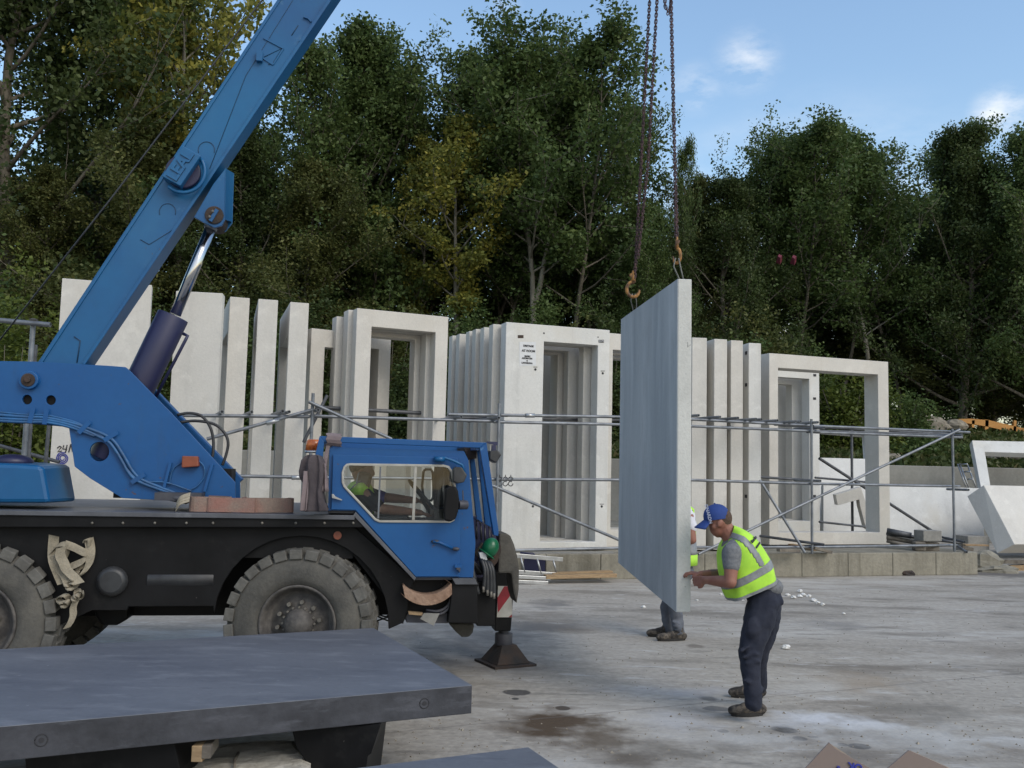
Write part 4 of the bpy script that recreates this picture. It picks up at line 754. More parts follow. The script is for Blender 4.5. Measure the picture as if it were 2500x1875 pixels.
m = MB(); c = TL(xl_ + .02, yl + .1, 0); zt_ = .18
rot = TM @ Matrix.Rotation(R(18), 3, 'Z')
def sq(h, r): return [c + rot @ Vector((sx * r, sy * r, h)) for sx, sy in ((-1, -1), (1, -1), (1, 1), (-1, 1))]
m.hexa(sq(.025, .17), sq(zt_, .075)); m.hexa(sq(0.0, .215), sq(.022, .215)); part(m, 'outrigger_foot', M['rust'], bevel=.003)
m = MB(); tp([(1216, 1430.7), (1249, 1431), (1250.5, 1507), (1213, 1507)], yl - .012, yl - .004, (), m); wb = part(m, 'warning_board', M['wht'])
m = MB(); tp([(1231, 1431.5), (1248.8, 1431.5), (1248.8, 1450), (1215.5, 1496), (1214.5, 1460)], yl - .016, yl - .0125, (), m); m.build('red_stripe', M['red'], wb)
m = MB(); tp([(1250, 1500), (1250.2, 1506.6), (1242, 1506.6)], yl - .016, yl - .0125, (), m); m.build('red_stripe', M['red'], wb)
# ------------------------------------------------------------------ things lying on or hanging from the crane
def deckp(x, y): return plane_hit(x, y, TL(0, 0, zd), Z)
GS = 'lifting slings lying on the crane deck'
zs = loc(T(500, 1240, .1)).z - loc(T(500, 1203, .1)).z
def sling(pts, h, label, mt, th=.012, lift=0):
    m = MB(); q = bez(pts, 6); m.ribbon([p + Z * (h / 2 + .003 + lift) for p in q], Z * h, th); o = m.build('lifting_sling', mt, org=pts[0]); return tag(o, label, 'lifting sling', GS)
a = TL(loc(T(463, 1240, .1)).x, .1, zd); b_ = TL(loc(T(561, 1240, .1)).x, .12, zd)
sling([a + ey * .25, a + ey * .02 , a + ex * .12, b_ - ex * .1, b_, b_ + ey * .18 - ex * .05, a + ex * .1 + ey * .3], .115, 'reddish webbing sling standing in an upright coil, nearest the blue turret plate', M['pink'])
a = TL(loc(T(590, 1240, .1)).x, .2, zd); b_ = TL(loc(T(690, 1240, .1)).x, .16, zd)
sling([a + ey * .2, a, a.lerp(b_, .5) + ey * .05, b_ + ey * .08, b_ + ey * .2 + ex * .04, b_ + ey * .05 + ex * .07, b_ - ex * .02, a.lerp(b_, .4) - ey * .08, a - ex * .2 - ey * .12, a - ex * .22 - ey * .1, a - ey * .13 + ex * .1], .11, 'pink webbing sling looped out flat along the deck edge, nearer the cab', M['pink'])
m = MB(); a = T(443, 1222, .06); q = bez([T(430, 1237, .05) + Z * .0, T(440, 1222, .04), T(463, 1214, .06)], 4)
for k in range(3): m.ribbon([p + Z * (.02 * k - .02) + ey * .01 * k for p in q], Z * .03 + ey * .02, .006)
o = m.build('sling_end', M['sling'], org=q[0]); tag(o, 'beige folded sling tail left of the reddish coil on the deck', 'sling tail', GS)
# jacket hanging beside the cab
def drape(name, label, cat, cols, y0, mt, depth=.10, seed=1, folds=5):
    """cols: list of (pixel row, left, right) from top to bottom"""
    m = MB(); n = 28; vs = []
    for j, (yy, xl, xr) in enumerate(cols):
        pl_, pr_ = T(xl, yy, y0), T(xr, yy, y0)
        for k in range(n):
            a = 2 * math.pi * k / n; s = (1 - math.cos(a)) / 2; fold = .022 * math.sin(folds * a + seed + j * .35) * min(1, j / 2 + .3) + .01 * noise.noise(Vector((k * .6, j * .5, seed)))
            vs.append(pl_.lerp(pr_, s) + ey * (-math.sin(a) * depth / 2 + fold) + ex * fold * .5)
    L_ = len(cols); fs = [(j * n + k, j * n + (k + 1) % n, (j + 1) * n + (k + 1) % n, (j + 1) * n + k) for j in range(L_ - 1) for k in range(n)] + [tuple(range(n)), tuple((L_ - 1) * n + k for k in range(n))]
    m.add(vs, fs, True); o = m.build(name, mt, org=T(cols[0][1], cols[0][0], y0)); return tag(o, label, cat)
drape('hanging_jacket', 'dark worn jacket hanging from the back corner of the crane cab', 'jacket', [(1110, 752, 775), (1114, 745, 784), (1124, 738, 790), (1150, 733, 796), (1165, 734, 795), (1180, 742, 793), (1200, 742, 791), (1225, 740, 795), (1243, 737, 803), (1248, 738, 800)], -.08, M['cloth'], .16, 2, 6)
drape('hanging_rag', 'mauve rag hanging down from the dark jacket on the crane deck', 'rag', [(1150, 740, 752), (1180, 739, 753), (1215, 736, 752), (1244, 733, 750), (1247, 734, 748)], -.17, M['cloth2'], .05, 1, 3)
drape('hanging_cloth', 'pale cloth strip between the dark jacket and the blue cab', 'cloth', [(1130, 785, 794), (1160, 786, 797), (1190, 789, 799), (1200, 790, 800)], -.10, M['cloth2'], .04, 3, 3)
m = MB()
for k in range(7): c = [T(803 + 27 * (k / 6) * .9 + (2 if a % 2 else -2), 1074 + 15 * math.sin(a * math.pi / 6) + (k - 3) * .4, .02) + ey * (math.cos(a * math.pi / 6) * .055) for a in range(13)]; m.ribbon(c, ex * .035, .006)
q = T(816, 1074, .02); o = m.build('rope_coil', M['cloth2'], org=q); tag(o, 'pale webbing wound round the blue roof guard of the cab', 'webbing')
m = MB(); m.ribbon([T(802, 1084, .0), T(795, 1120, -.02), T(790, 1160, -.04)], ex * .03, .006); o = m.build('hanging_strap', M['cloth2'], org=T(802, 1084, 0)); tag(o, 'mauve strap hanging from the roof guard behind the cab door', 'strap')
# sling tangle under the deck
m = MB(); Ys = .02
def rib(l, wv, r=.05, y=Ys):
    q = bez([T(x / 4.424, 1280 + yy / 4.424, y + dy) for x, yy, dy in l], 6); m.ribbon(q, (ex * wv[0] + Z * wv[1] + ey * wv[2]).normalized() * r, .008)
rib([(590, 60, .1), (575, 250, .05), (580, 380, 0), (620, 500, 0), (680, 640, 0)], (1, .3, .2), .075); rib([(660, 250, 0), (650, 330, 0), (690, 420, 0), (720, 490, 0), (800, 570, 0), (860, 640, 0)], (1, .3, .3), .07, -.02)
rib([(700, 215, 0), (800, 250, .02), (900, 300, .02), (950, 320, .05), (890, 400, .02), (760, 460, .02), (730, 480, 0)], (.1, 1, .4), .06); rib([(960, 160, .05), (980, 300, .05), (960, 430, .04), (900, 520, .02), (840, 570, .02)], (.8, .5, .4), .07)
rib([(560, 300, .04), (620, 230, .03), (700, 215, .02), (740, 240, .03), (700, 380, .05)], (.5, .6, .5), .055, 0); rib([(590, 330, .03), (640, 480, .03), (700, 560, .02), (730, 630, .0)], (1, .3, .2), .06, -.01)
rib([(840, 560, .03), (800, 520, .05), (860, 460, .06), (960, 400, .06)], (.3, 1, .3), .08, .02); rib([(920, 190, .06), (940, 160, .04), (975, 165, .04), (975, 230, .05)], (.4, .2, 1), .06)
for (kx, ky, kr, ka) in ((170, 1420, 13, .2), (176, 1430, 11, .8), (192, 1450, 12, -.5), (186, 1458, 9, .3), (155, 1462, 12, 1.2), (160, 1474, 9, .5)):
    m.ribbon([T(kx + kr * math.cos(a), ky + kr * .75 * math.sin(a), .01 + .03 * math.sin(a * 2 + ka)) for a in [R(q + 57 * ka) for q in range(0, 331, 22)]], (ex * math.sin(ka) * .5 + ey * .8 + Z * .3).normalized() * .055, .009)
rib([(820, 820, 0), (790, 900, 0), (790, 980, 0), (760, 1060, 0), (720, 1120, 0)], (1, .3, .4), .05)
o = m.build('sling_tangle', M['sling'], org=T(172, 1320, 0)); tag(o, 'knotted beige webbing sling hanging below the crane deck behind the rear wheel', 'sling')
# hard hat on the front
m = MB(); c = T(1197, 1337, .30); m.ball(c, (.07, .07, .085), TM @ Matrix.Rotation(R(25), 3, 'Y'), 20, 12); m.ball(c + ex * -.03 - Z * .05, (.08, .08, .012), TM @ Matrix.Rotation(R(35), 3, 'Y'), 20, 8)
o = m.build('hard_hat', M['green'], org=c); tag(o, 'shiny green hard hat hung on the front of the blue crane', 'hard hat')
# ================================================================== scaffold
s_a = G(1980, 1351, ZP); s_b = G(2329, 1346, ZP); su = hv(s_b - s_a); sn = Vector((-su.y, su.x, 0))
def SP(x, y, off=0.0): return plane_hit(x, y, s_a + sn * off, sn)
sc = thing('scaffold', 'grey tube scaffold holding up the white frames, running across in front of them', 'scaffold', s_a)
RT = .0245
def tb(name, pts, off=0.0, mt='galv', r=RT, o2=None):
    m = MB(); q = [SP(x, y, off if (o2 is None or i == 0) else o2) for i, (x, y) in enumerate(pts)]; m.pipe(q, r, 10); return m.build(name, M[mt], sc)
def std(x, y, off=0.0, zb=ZP, mt='galv', xb=None):
    p = SP(x, y, off); m = MB(); m.pipe([Vector((p.x, p.y, zb)), p], RT, 10); m.build('standard', M[mt], sc)
std(1219, 985, -.06); std(1981, 1023, -.06); std(2325, 1047, -.06); std(764.6, 960, -.06)
tb('ledger', [(430, 1014), (756, 1017.5)]); tb('ledger', [(757, 1015.6), (1232, 1029.5)], .06); tb('ledger', [(1205, 1030), (1560, 1037.5)]); tb('ledger', [(1640, 1038.5), (2000, 1053.3)]); tb('ledger', [(1970, 1054.5), (2349, 1067.8)], .06)
tb('ledger', [(1094, 1011.7), (1240, 1014.5)], .1); tb('ledger', [(1222, 1013.5), (1560, 1018.5)], .05); tb('ledger', [(1600, 1019), (2012, 1041)], .1); tb('ledger', [(1985, 1039.7), (2367, 1055.5)], .05)
tb('ledger', [(770, 994), (1037, 1009)], 1.38, 'galv_d', .032); tb('ledger', [(1080, 1019), (1560, 1027)], 1.62, 'galv_d'); tb('ledger', [(1860, 1036), (2330, 1060)], 2.2, 'galv_d'); tb('ledger', [(1880, 1048), (2340, 1063)], .9, 'galv_d')
tb('ledger', [(560, 1162), (716, 1164.5)]); tb('ledger', [(700, 1165), (1240, 1170.5)], .05); tb('ledger', [(1199, 1170), (1560, 1172)]); tb('ledger', [(1640, 1170.5), (1996, 1181.5)]); tb('ledger', [(1985, 1181), (2343, 1187.5)], .06)
tb('ledger', [(1853, 1164.5), (2003, 1174.5)], 1.1, 'galv_d'); tb('ledger', [(1990, 1166), (2150, 1180)], 3.5, 'galv_d')
tb('ledger', [(1215, 1344.5), (1560, 1337)]); tb('ledger', [(1640, 1336.5), (2000, 1335.5)]); tb('ledger', [(1990, 1335.5), (2336, 1331)], .05)
tb('ledger', [(1853, 1308), (2012, 1330)], .7, 'galv_d', o2=-.3); tb('ledger', [(2000, 1274), (2150, 1290)], 3.6, 'galv_d')
tb('brace', [(505, 1072), (768, 999)], -.06); tb('brace', [(754, 981), (956, 1072)], -.12); tb('brace', [(741, 1080), (799, 965)], .2, 'galv_d'); tb('brace', [(1180, 1176), (1510, 1317.5)], -.06)
tb('brace', [(1705, 1353), (2343, 1049)], -.12); tb('brace', [(1855, 1172), (1965, 1349)], .35, 'galv', o2=-.15); tb('brace', [(2000, 1119), (2275, 1296)], 3.4, 'galv_d', .035)
tb('brace', [(2293, 1310), (2355, 1323.5)], .5, 'galv_d', o2=-.1); tb('brace', [(2335, 1331), (2360, 1348)], .1, 'galv', o2=-.3)
p = P(2079, 1040, 23.2); m = MB(); m.pipe([Vector((p.x, p.y, ZP)), p], .032, 10); m.build('standard', M['galv_d'], sc)
for x, y, bk in ((542, 1005.5, 1.6), (614.5, 1006, 1.6), (690, 1004, 1.6), (706, 1005.5, 1.6), (777, 1001, 1.5), (1126, 1018, 1.2), (1218, 1020, 1.2), (1706, 1014, .55), (1758, 1018, .7), (1802, 1020.5, .8), (1846, 1023, .8), (1859, 1024, .8), (1898, 1026.6, .8), (1943, 1029, .8), (1955, 1029.5, .8), (1997, 1031, 1.0), (2003, 1174, .5), (2012, 1044, .6), (2365, 1196, .3), (2349, 1062, .7)):
    e = SP(x, y, -.22); m = MB(); m.pipe([e, e + sn * (bk + .22)], RT, 10); m.build('transom', M['galv'], sc)
cp = None
def coupler_mesh():
    m = MB(); m.tube([Vector((-.035, 0, 0)), Vector((.035, 0, 0))], .036, 8); m.box((0, -.02, .03), (.05, .06, .02)); m.box((0, .02, -.03), (.05, .05, .02)); m.tube([Vector((0, -.035, 0)), Vector((0, -.035, .075))], .007, 6); m.tube([Vector((.02, .035, .0)), Vector((.02, .035, -.075))], .007, 6); m.ball((0, -.035, .065), .013, nu=6, nv=4)
    return m
cpo = coupler_mesh().build('coupler', M['coupler'], sc); first = True
for x, y in ((536, 1011), (607, 1010), (683, 1011), (699, 1016), (764, 1005), (764, 1018), (800, 1002), (1092, 1010), (1117, 1022), (1165, 1012), (1208, 1012), (1219, 1031), (1222, 1019), (1689, 1026), (1730, 1021), (1780, 1022), (1828, 1025), (1838, 1033), (1880, 1028), (1923, 1035), (1965, 1032), (1982, 1044), (1990, 1050), (1983, 1179), (1988, 1176), (1983, 1333), (1953, 1330), (2325, 1057), (2335, 1062), (2338, 1188), (2330, 1330), (2078, 1172), (1219, 1171), (1728, 1337), (2100, 1060), (2230, 1064)):
    o = cpo if first else cpo.copy()
    if not first: C.objects.link(o); o.parent = sc
    first = False; o.location = SP(x, y, -.02) - Vector(sc['org']); o.rotation_euler = (random.uniform(-.6, .6), random.uniform(-.3, .3), math.atan2(su.y, su.x) + random.uniform(-.4, .4))
for x0, x1, y in ((650, 681, 1029.5), (712, 738, 1166), (1283, 1305, 1014.5)):
    m = MB(); m.tube([SP(x0, y + (4 if x0 == 650 else 0), -.06), SP(x1, y - (4 if x0 == 650 else 0), -.06)], .034, 8); m.build('sleeve_coupler', M['alu'], sc)
# loose swivel couplers hung on the lower ledger
for x in (1220, 1234, 1247):
    m = MB(); c = SP(x, 1170, -.03)
    for q in range(2): m.tube([c + Vector((.035 * math.cos(a + q), -.01 * q, -.0 - .07 * q + .035 * math.sin(a + q))) for a in [k * .6 for k in range(10)]], .008, 5)
    m.tube([c + Z * .03, c + Z * .07], .007, 5); m.build('loose_coupler', M['coupler'], sc)
# tubes standing at the far left
sl_ = thing('scaffold_tubes', 'galvanised tube uprights with a cross tube on top at the left edge', 'scaffold', P(70, 1100, 11.5), None)
for pts, mt in (([P(82, 778, 11.3), P(59, 1109, 11.3) + Z * -1.4], 'galv'), ([P(87, 842, 11.6), P(72, 1109, 11.6) + Z * -1.4], 'galv_d'), ([P(120, 1036, 12.2), P(105, 1120, 12.2) - Z * 1.4], 'galv_d'), ([P(-80, 775, 11.2), P(123, 793, 11.25)], 'galv'), ([P(-60, 1072, 12.5), P(145, 1128, 12.5)], 'galv_d')):
    m = MB(); m.pipe(pts, .03 if mt == 'galv' else .024, 10); m.build('tube', M[mt], sl_)
m = MB(); c = P(82, 786, 11.26); m.box(c, (.07, .07, .07)); m.build('coupler', M['coupler'], sl_)
# ================================================================== lifted slab, chains
NT, NB_, FT, FB = P(1654.5, 680.8, 7.44), P(1650.6, 1494.6, 7.44), P(1516, 779.7, 10.14), P(1509, 1373.5, 10.14)
hn = (FT - NT).cross(NB_ - NT).normalized(); hn = hn if hn.x > 0 else -hn
FB = plane_hit(1509, 1373.5, NT, hn)
hs = thing('lifted_slab', 'tall grey-blue concrete slab hanging on chains between the two workers', 'concrete slab', NB_)
m = MB(); m.plate([NT + hn * .004, FT + hn * .004, FB + hn * .004, NB_ + hn * .004], [], hn * .11); m.build('slab_body', M['hung_edge'], hs, bevel=.006)
m = MB(); e_ = (NT - FT).normalized() * -.004; m.plate([NT + e_, FT - e_, FB - e_, NB_ + e_], [], hn * .004); m.build('cast_face', M['hung'], hs)
def link_chain(pts, name, label, grp, hook_at=None, mat_='chain'):
    q = [Vector(p) for p in pts]; m = MB(); pitch = .031; L = [(q[i + 1] - q[i]).length for i in range(len(q) - 1)]; tot = sum(L); n = int(tot / pitch); i = 0; acc_ = 0
    for k in range(n):
        s = k * pitch
        while i < len(L) - 1 and s > acc_ + L[i]: acc_ += L[i]; i += 1
        t = (q[i + 1] - q[i]).normalized(); p = q[i] + t * (s - acc_); a = Vector((1, .15, 0)); a = (a - t * a.dot(t)).normalized(); b = t.cross(a)
        w_ = (a * math.cos(R(25)) + b * math.sin(R(25))) if k % 2 == 0 else (b * math.cos(R(25)) - a * math.sin(R(25)))
        ring_ = []
        for h in range(10):
            th = 2 * math.pi * h / 10; ring_.append(p + t * (.0235 * math.sin(th) + (.004 if math.sin(th) > 0 else -.004)) + w_ * (.0135 * math.cos(th)))
        ring_.append(ring_[0]); m.tube(ring_, .0052, 5, cap=False)
    root = thing(name, label, 'chain', q[-1], grp); m.build('chain_links', M[mat_], root); return root
GC = 'lifting chains holding the slab'
rb = ring + Z * -.08
hk1 = P(1652, 590, 7.58); hk2 = P(1549, 690, 9.21)
c1 = link_chain([rb, P(1638, 0, 8.1), hk1], 'lifting_chain', 'rusty chain on the right, ending in the hook over the near edge of the slab', GC)
c2 = link_chain([rb + Vector((-.03, 0, 0)), P(1586, 0, 8.88), P(1565, 400, 9.07), hk2], 'lifting_chain', 'leftmost rusty chain, going down to the open orange hook above the slab', GC)
c3 = link_chain([rb + Vector((.02, .02, 0)), P(1604, 0, 8.84), P(1582, 400, 9.07), P(1556, 640, 9.16)], 'lifting_chain', 'middle rusty chain, hanging just right of the leftmost one', GC)
c4 = link_chain([P(1620, -60, 8.46), P(1624, 15, 8.46), P(1631, 31, 8.46), P(1637, 15, 8.46), P(1640, -60, 8.46), P(1628, -200, 8.56), P(1623, -600, 8.65)], 'spare_chain', 'short bight of spare chain looped at the top edge beside the right chain', GC)
def hook(root, c, r, s, dirx):
    m = MB(); m.tube([c + Z * .12 * s, c + Z * .02], [r * .9, r * 1.7], 8); m.tube([c + Z * .09 * s + dirx * .03, c + Z * .03 - dirx * .01], r * 1.1, 6)
    arc = [c + dirx * (math.sin(a) * .055 * s) + Z * (-.045 * s + math.cos(a) * .065 * s) for a in [R(q) for q in range(-10, 271, 20)]]; m.tube(arc, [r * 1.25] * 4 + [r * 1.2] * (len(arc) - 7) + [r, r * .8, r * .5], 8); m.build('hook', M['hook'], root)
hook(c1, P(1652.5, 612, 7.58), .011, .95, Vector((.5, -.3, 0)).normalized() * .6); hook(c2, P(1546, 694, 9.21), .015, 1.15, Vector((-1, 0, 0)))
for root, a_, bl, lab in ((c1, P(1653, 636, 7.55), NT.lerp(FT, .03) + hn * .06, 'thin wire loop from the near top corner of the lifted slab up to its hook'), (c2, P(1547, 722, 9.21), NT.lerp(FT, .80) + hn * .06, 'thin wire loop from the far end of the lifted slab to the open orange hook')):
    m = MB()
    for d in (-.025, .025): m.tube([bl + Vector((d * .5, 0, -.02)), a_ + Vector((d * 1.1, 0, -.05)), a_ + Vector((d * .5, 0, .02))], .006, 6)
    o = m.build('wire_loop', M['wire'], org=bl); tag(o, lab, 'wire sling', 'wire loops on the lifted slab')
# ================================================================== foreground slabs
zt = .62; A, B = G(1153, 1673, zt), G(912, 1533, zt); Lf, Ln = G(0, 1585, zt), G(0, 1774, zt); Lf = B + (Lf - B) * 1.5; Ln = A + (Ln - A) * 1.5
fs_ = thing('grey_slab', 'large dark grey concrete slab lying flat in the left foreground', 'concrete slab', (A.x, A.y, zt - .15))
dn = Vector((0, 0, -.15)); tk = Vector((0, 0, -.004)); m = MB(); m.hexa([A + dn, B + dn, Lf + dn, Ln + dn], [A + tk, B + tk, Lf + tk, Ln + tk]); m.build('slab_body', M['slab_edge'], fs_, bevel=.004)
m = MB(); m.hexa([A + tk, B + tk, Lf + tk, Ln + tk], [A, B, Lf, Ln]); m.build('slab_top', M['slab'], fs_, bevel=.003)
fn = hv(Ln - A); fp = Vector((fn.y, -fn.x, 0)); fp = fp if fp.y < 0 else -fp
for x, y in ((1036, 1717), (101, 1807)):
    c = plane_hit(x, y, A, fp); m = MB(); ri = [c - fp * .001 + (fn * math.cos(a) + Z * math.sin(a)) * .026 for a in [k * math.pi / 8 for k in range(17)]]; m.tube(ri, .004, 5); m.tube([c + fp * -.02, c + fp * .003], .012, 10); o = m.build('cast_socket', M['ink'], fs_)
A2, B2, C2 = G(1290, 1824, .5), G(870, 1875, .5), G(1365, 1875, .5); B3 = A2 + (B2 - A2) * 2.2; C3 = A2 + (C2 - A2) * 5; D3 = C3 + (B3 - A2)
s2 = thing('grey_slab', 'corner of a second bluish grey slab at the bottom edge, below the large one', 'concrete slab', (A2.x, A2.y, .38)); dn = Vector((0, 0, -.12))
m = MB(); m.hexa([A2 + dn, B3 + dn, D3 + dn, C3 + dn], [A2 + tk, B3 + tk, D3 + tk, C3 + tk]); m.build('slab_body', M['slab_edge'], s2, bevel=.004); m = MB(); m.hexa([A2 + tk, B3 + tk, D3 + tk, C3 + tk], [A2, B3, D3, C3]); m.build('slab_top', M['slab'], s2, bevel=.003)
m = MB(); c = (A2 + C3 + B3 + D3) / 4; m.box((c.x, c.y, .19), (.6, .6, .378)); o = m.build('support_block', M['block'], org=(c.x, c.y, 0)); tag(o, 'concrete block under the second grey slab at the bottom edge', 'concrete block')
def solid(name, label, cat, poly, Y, dep, mt, bevel=.005, group=None):
    q = [P(x, y, Y) for x, y in poly]
    for v in q:
        if v.z < 0: v.z = 0.001
    m = MB(); m.plate(q, [], Vector((0, dep, 0))); o = m.build(name, mt, org=q[0], bevel=bevel); return tag(o, label, cat, group)
solid('black_trestle', 'black tapered steel trestle under the right end of the large grey slab', 'trestle', [(712, 1781), (930, 1768), (906, 1840), (898, 1846), (878, 2030), (800, 2030), (755, 1875), (722, 1822)], 5.02, .75, M['black'])
solid('black_trestle', 'dark steel trestle under the left part of the large grey slab', 'trestle', [(60, 1850), (425, 1812), (440, 1880), (430, 2060), (80, 2060)], 4.66, .5, M['black'])
q = [G(425, 1815, .28), G(725, 1800, .28), G(795, 1915, .28), G(440, 1945, .28)]; m = MB(); nn_ = 14; vs = []
for j in range(nn_ + 1):
    for i in range(nn_ + 1):
        p = q[3].lerp(q[2], i / nn_).lerp(q[0].lerp(q[1], i / nn_), j / nn_); ed = min(i, j, nn_ - i, nn_ - j) == 0
        vs.append(p + Vector((noise.noise(p * 6) * .03, noise.noise(p * 5 + Vector((3, 0, 0))) * .03, noise.noise(p * 9) * .015 - (.02 if ed else 0))))
k0 = len(vs); m.add(vs, [(j * (nn_ + 1) + i, j * (nn_ + 1) + i + 1, (j + 1) * (nn_ + 1) + i + 1, (j + 1) * (nn_ + 1) + i) for j in range(nn_) for i in range(nn_)])
bd = [i for i in range(nn_)] + [(nn_ + 1) * j + nn_ for j in range(nn_)] + [nn_ * (nn_ + 1) + nn_ - i for i in range(nn_)] + [(nn_ + 1) * (nn_ - j) for j in range(nn_)]
m.add([Vector((vs[b].x, vs[b].y, 0)) for b in bd] + [vs[b] for b in bd], [(i, (i + 1) % len(bd), (i + 1) % len(bd) + len(bd), i + len(bd)) for i in range(len(bd))])
o = m.build('concrete_lump', M['lump'], org=(q[0].x, q[0].y, 0)); tag(o, 'pale crumbling concrete lump under the large grey slab', 'concrete block')
for k, (x, y, s_, mt, lab) in enumerate(((497, 1826, .075, 'wood', 'small pale timber offcut under the front edge of the large slab'), (514, 1822, .06, 'wood_g', 'small grey timber offcut right beside the pale one under the slab'))):
    c = P(x, y, 4.75); m = MB(); m.box(c, (s_ * .7, .2, s_), Matrix.Rotation(R(6 * k), 3, 'Z')); o = m.build('timber_offcut', M[mt], org=c, bevel=.003); tag(o, lab, 'timber', 'timber packing under the large slab')
m = MB(); a = G(582, 1838, .30); b_ = G(573, 1885, .29); m.tube([a, a.lerp(b_, .5) + Vector((-.01, 0, .008)), b_], .008, 6); o = m.build('stick', M['wood_g'], org=b_); tag(o, 'thin pale stick lying on the crumbling concrete lump', 'stick')
# cardboard boxes
def carton(name, label, flap, flap2, Y, mt, txt=None):
    r = thing(name, label, 'cardboard box', P(flap[0][0], 1900, Y) * 1.0)
    q = [P(x, y, Y) for x, y in flap]; nn = (q[1] - q[0]).cross(q[-1] - q[0]).normalized(); m = MB(); m.plate(q, [], nn * .005); m.build('flap', mt, r)
    q2 = [P(x, y, yy) for x, y, yy in flap2]; m = MB(); nn2 = (q2[1] - q2[0]).cross(q2[-1] - q2[0]).normalized(); m.plate([plane_hit(0, 0, Vector((0, 0, 0)), nn2) if False else v for v in q2], [], nn2 * .005); m.build('flap', M['card2'], r)
    c = P(sum(x for x, y in flap) / len(flap), 2150, Y); m = MB(); m.box((c.x, c.y + .1, .33), (.55, .5, .66), Matrix.Rotation(R(40), 3, 'Z')); m.build('carton_body', mt, r)
    return r, q, nn
k1, q1, n1 = carton('cardboard_box', 'mauve-brown cardboard box with a purple scribble at the bottom edge', [(2023, 1812), (1962, 1878), (1880, 1980), (2080, 2060), (2250, 1960), (2118, 1872), (2058, 1838), (2040, 1828)], [(2023, 1813, 3.01), (2042, 1828, 3.03), (2120, 1874, 3.15), (2250, 1962, 3.15)], 3.0, M['card'])
k2, q2_, n2 = carton('cardboard_box', 'light brown open cardboard box further right at the bottom edge', [(2217, 1831), (2165, 1875), (2090, 1950), (2280, 2040), (2400, 1950), (2310, 1872), (2262, 1850)], [(2222, 1832, 3.02), (2260, 1848, 3.1), (2315, 1873, 3.2), (2400, 1950, 3.2)], 3.0, M['card'])
text('OK', P(2088, 1872, 2.992), .03, Vector((-1, 0, .15)), Vector((0, 0, -1)), M['inkb'], 'marker_writing', k1, .0015, .001); m = MB(); m.tube([P(2050, 1874, 2.99), P(2046, 1871, 2.99), P(2044, 1876, 2.99)], .003, 5); m.build('marker_writing', M['inkb'], k1)
# ================================================================== ladders, timber, rubble
pf = lambda x, y, d=-.25: plane_hit(x, y, pts0[0] + nd * d, nd)
GL = 'aluminium ladders lying along the plinth'
def ladder(name, label, top, bot, rungs, d, mt='alu', th=.07, grp=GL):
    r = thing(name, label, 'ladder', pf(*bot[1], d), grp)
    for (a, b_), nm in ((top, 'stile'), (bot, 'stile')):
        m = MB(); a = pf(*a, d); b_ = pf(*b_, d); u_ = (b_ - a).normalized(); L_ = (b_ - a).length; m.box((a + b_) / 2, (L_, .028, th), Matrix((u_, nd, u_.cross(nd))).transposed()); m.build(nm, M[mt], r, bevel=.006)
    for a, b_ in rungs: m = MB(); m.tube([pf(*a, d), pf(*b_, d)], .016, 8); m.build('rung', M[mt], r)
ladder('ladder', 'aluminium ladder leaning on the plinth between the crane and the lifted slab', ((1180, 1350), (1374, 1366)), ((1180, 1391), (1385, 1405)), [((1271, 1359), (1281, 1398)), ((1311, 1362), (1321, 1401)), ((1350, 1365), (1360, 1404)), ((1232, 1356), (1241, 1395))], -.3)
ladder('ladder', 'second aluminium ladder on the ground below the leaning one', ((1180, 1404), (1344, 1412)), ((1180, 1417), (1338, 1423)), [], -.5, th=.055)
m = MB(); a, b_ = pf(1280, 1366, -.1), pf(1330, 1394, -.1); m.box((a + b_) / 2, (.35, .03, .2)); m.tube([pf(1270, 1350, -.2), pf(1300, 1352, -.2), pf(1310, 1360, -.2)], .02, 6); o = m.build('dark_crate', M['navy'], org=pf(1300, 1400, -.1)); tag(o, 'dark plastic tub wedged behind the leaning ladder', 'tub')
def plank(label, a, b_, d, h, w, mt, grp='timber planks', fn=pf, name='timber_plank'):
    a = fn(*a, d); b_ = fn(*b_, d); u_ = (b_ - a).normalized(); v_ = Vector((-u_.y, u_.x, 0)).normalized(); m = MB(); m.box((a + b_) / 2, ((b_ - a).length, w, h), Matrix((u_, v_, u_.cross(v_))).transposed()); o = m.build(name, M[mt], org=b_, bevel=.004); return tag(o, label, 'timber', grp)
plank('pale timber plank on the ground right of the ladders, the upper one', (1345, 1402), (1492, 1397), -.25, .06, .15, 'wood'); plank('pale timber plank on the ground right of the ladders, the lower one', (1330, 1408), (1502, 1404), -.45, .06, .15, 'wood')
plank('long flat concrete kerb piece lying on the plinth edge below the notice frame', (1300, 1354), (1497, 1352), .12, .07, .2, 'block', name='kerb_piece')
sp_ = lambda x, y, d: SP(x, y, d)
plank('short weathered board on the plinth under the second upright', (1900, 1343), (1950, 1345), -.1, .05, .1, 'wood_g', fn=sp_); plank('weathered board poking out right of the second upright', (1985, 1337), (2027, 1348), -.05, .05, .12, 'wood_g', fn=sp_)
plank('long thin timber packer under the wide open frame, left end', (1855, 1316), (1990, 1341), 1.0, .05, .12, 'wood', fn=lambda x, y, d: G(x, y, ZP + .03)); plank('thin timber packer right of the wide open frame', (2140, 1319), (2225, 1333), 1.0, .05, .12, 'wood_g', fn=lambda x, y, d: G(x, y, ZP + .03))
GP = 'odd timbers and tubes heaped on the plinth'
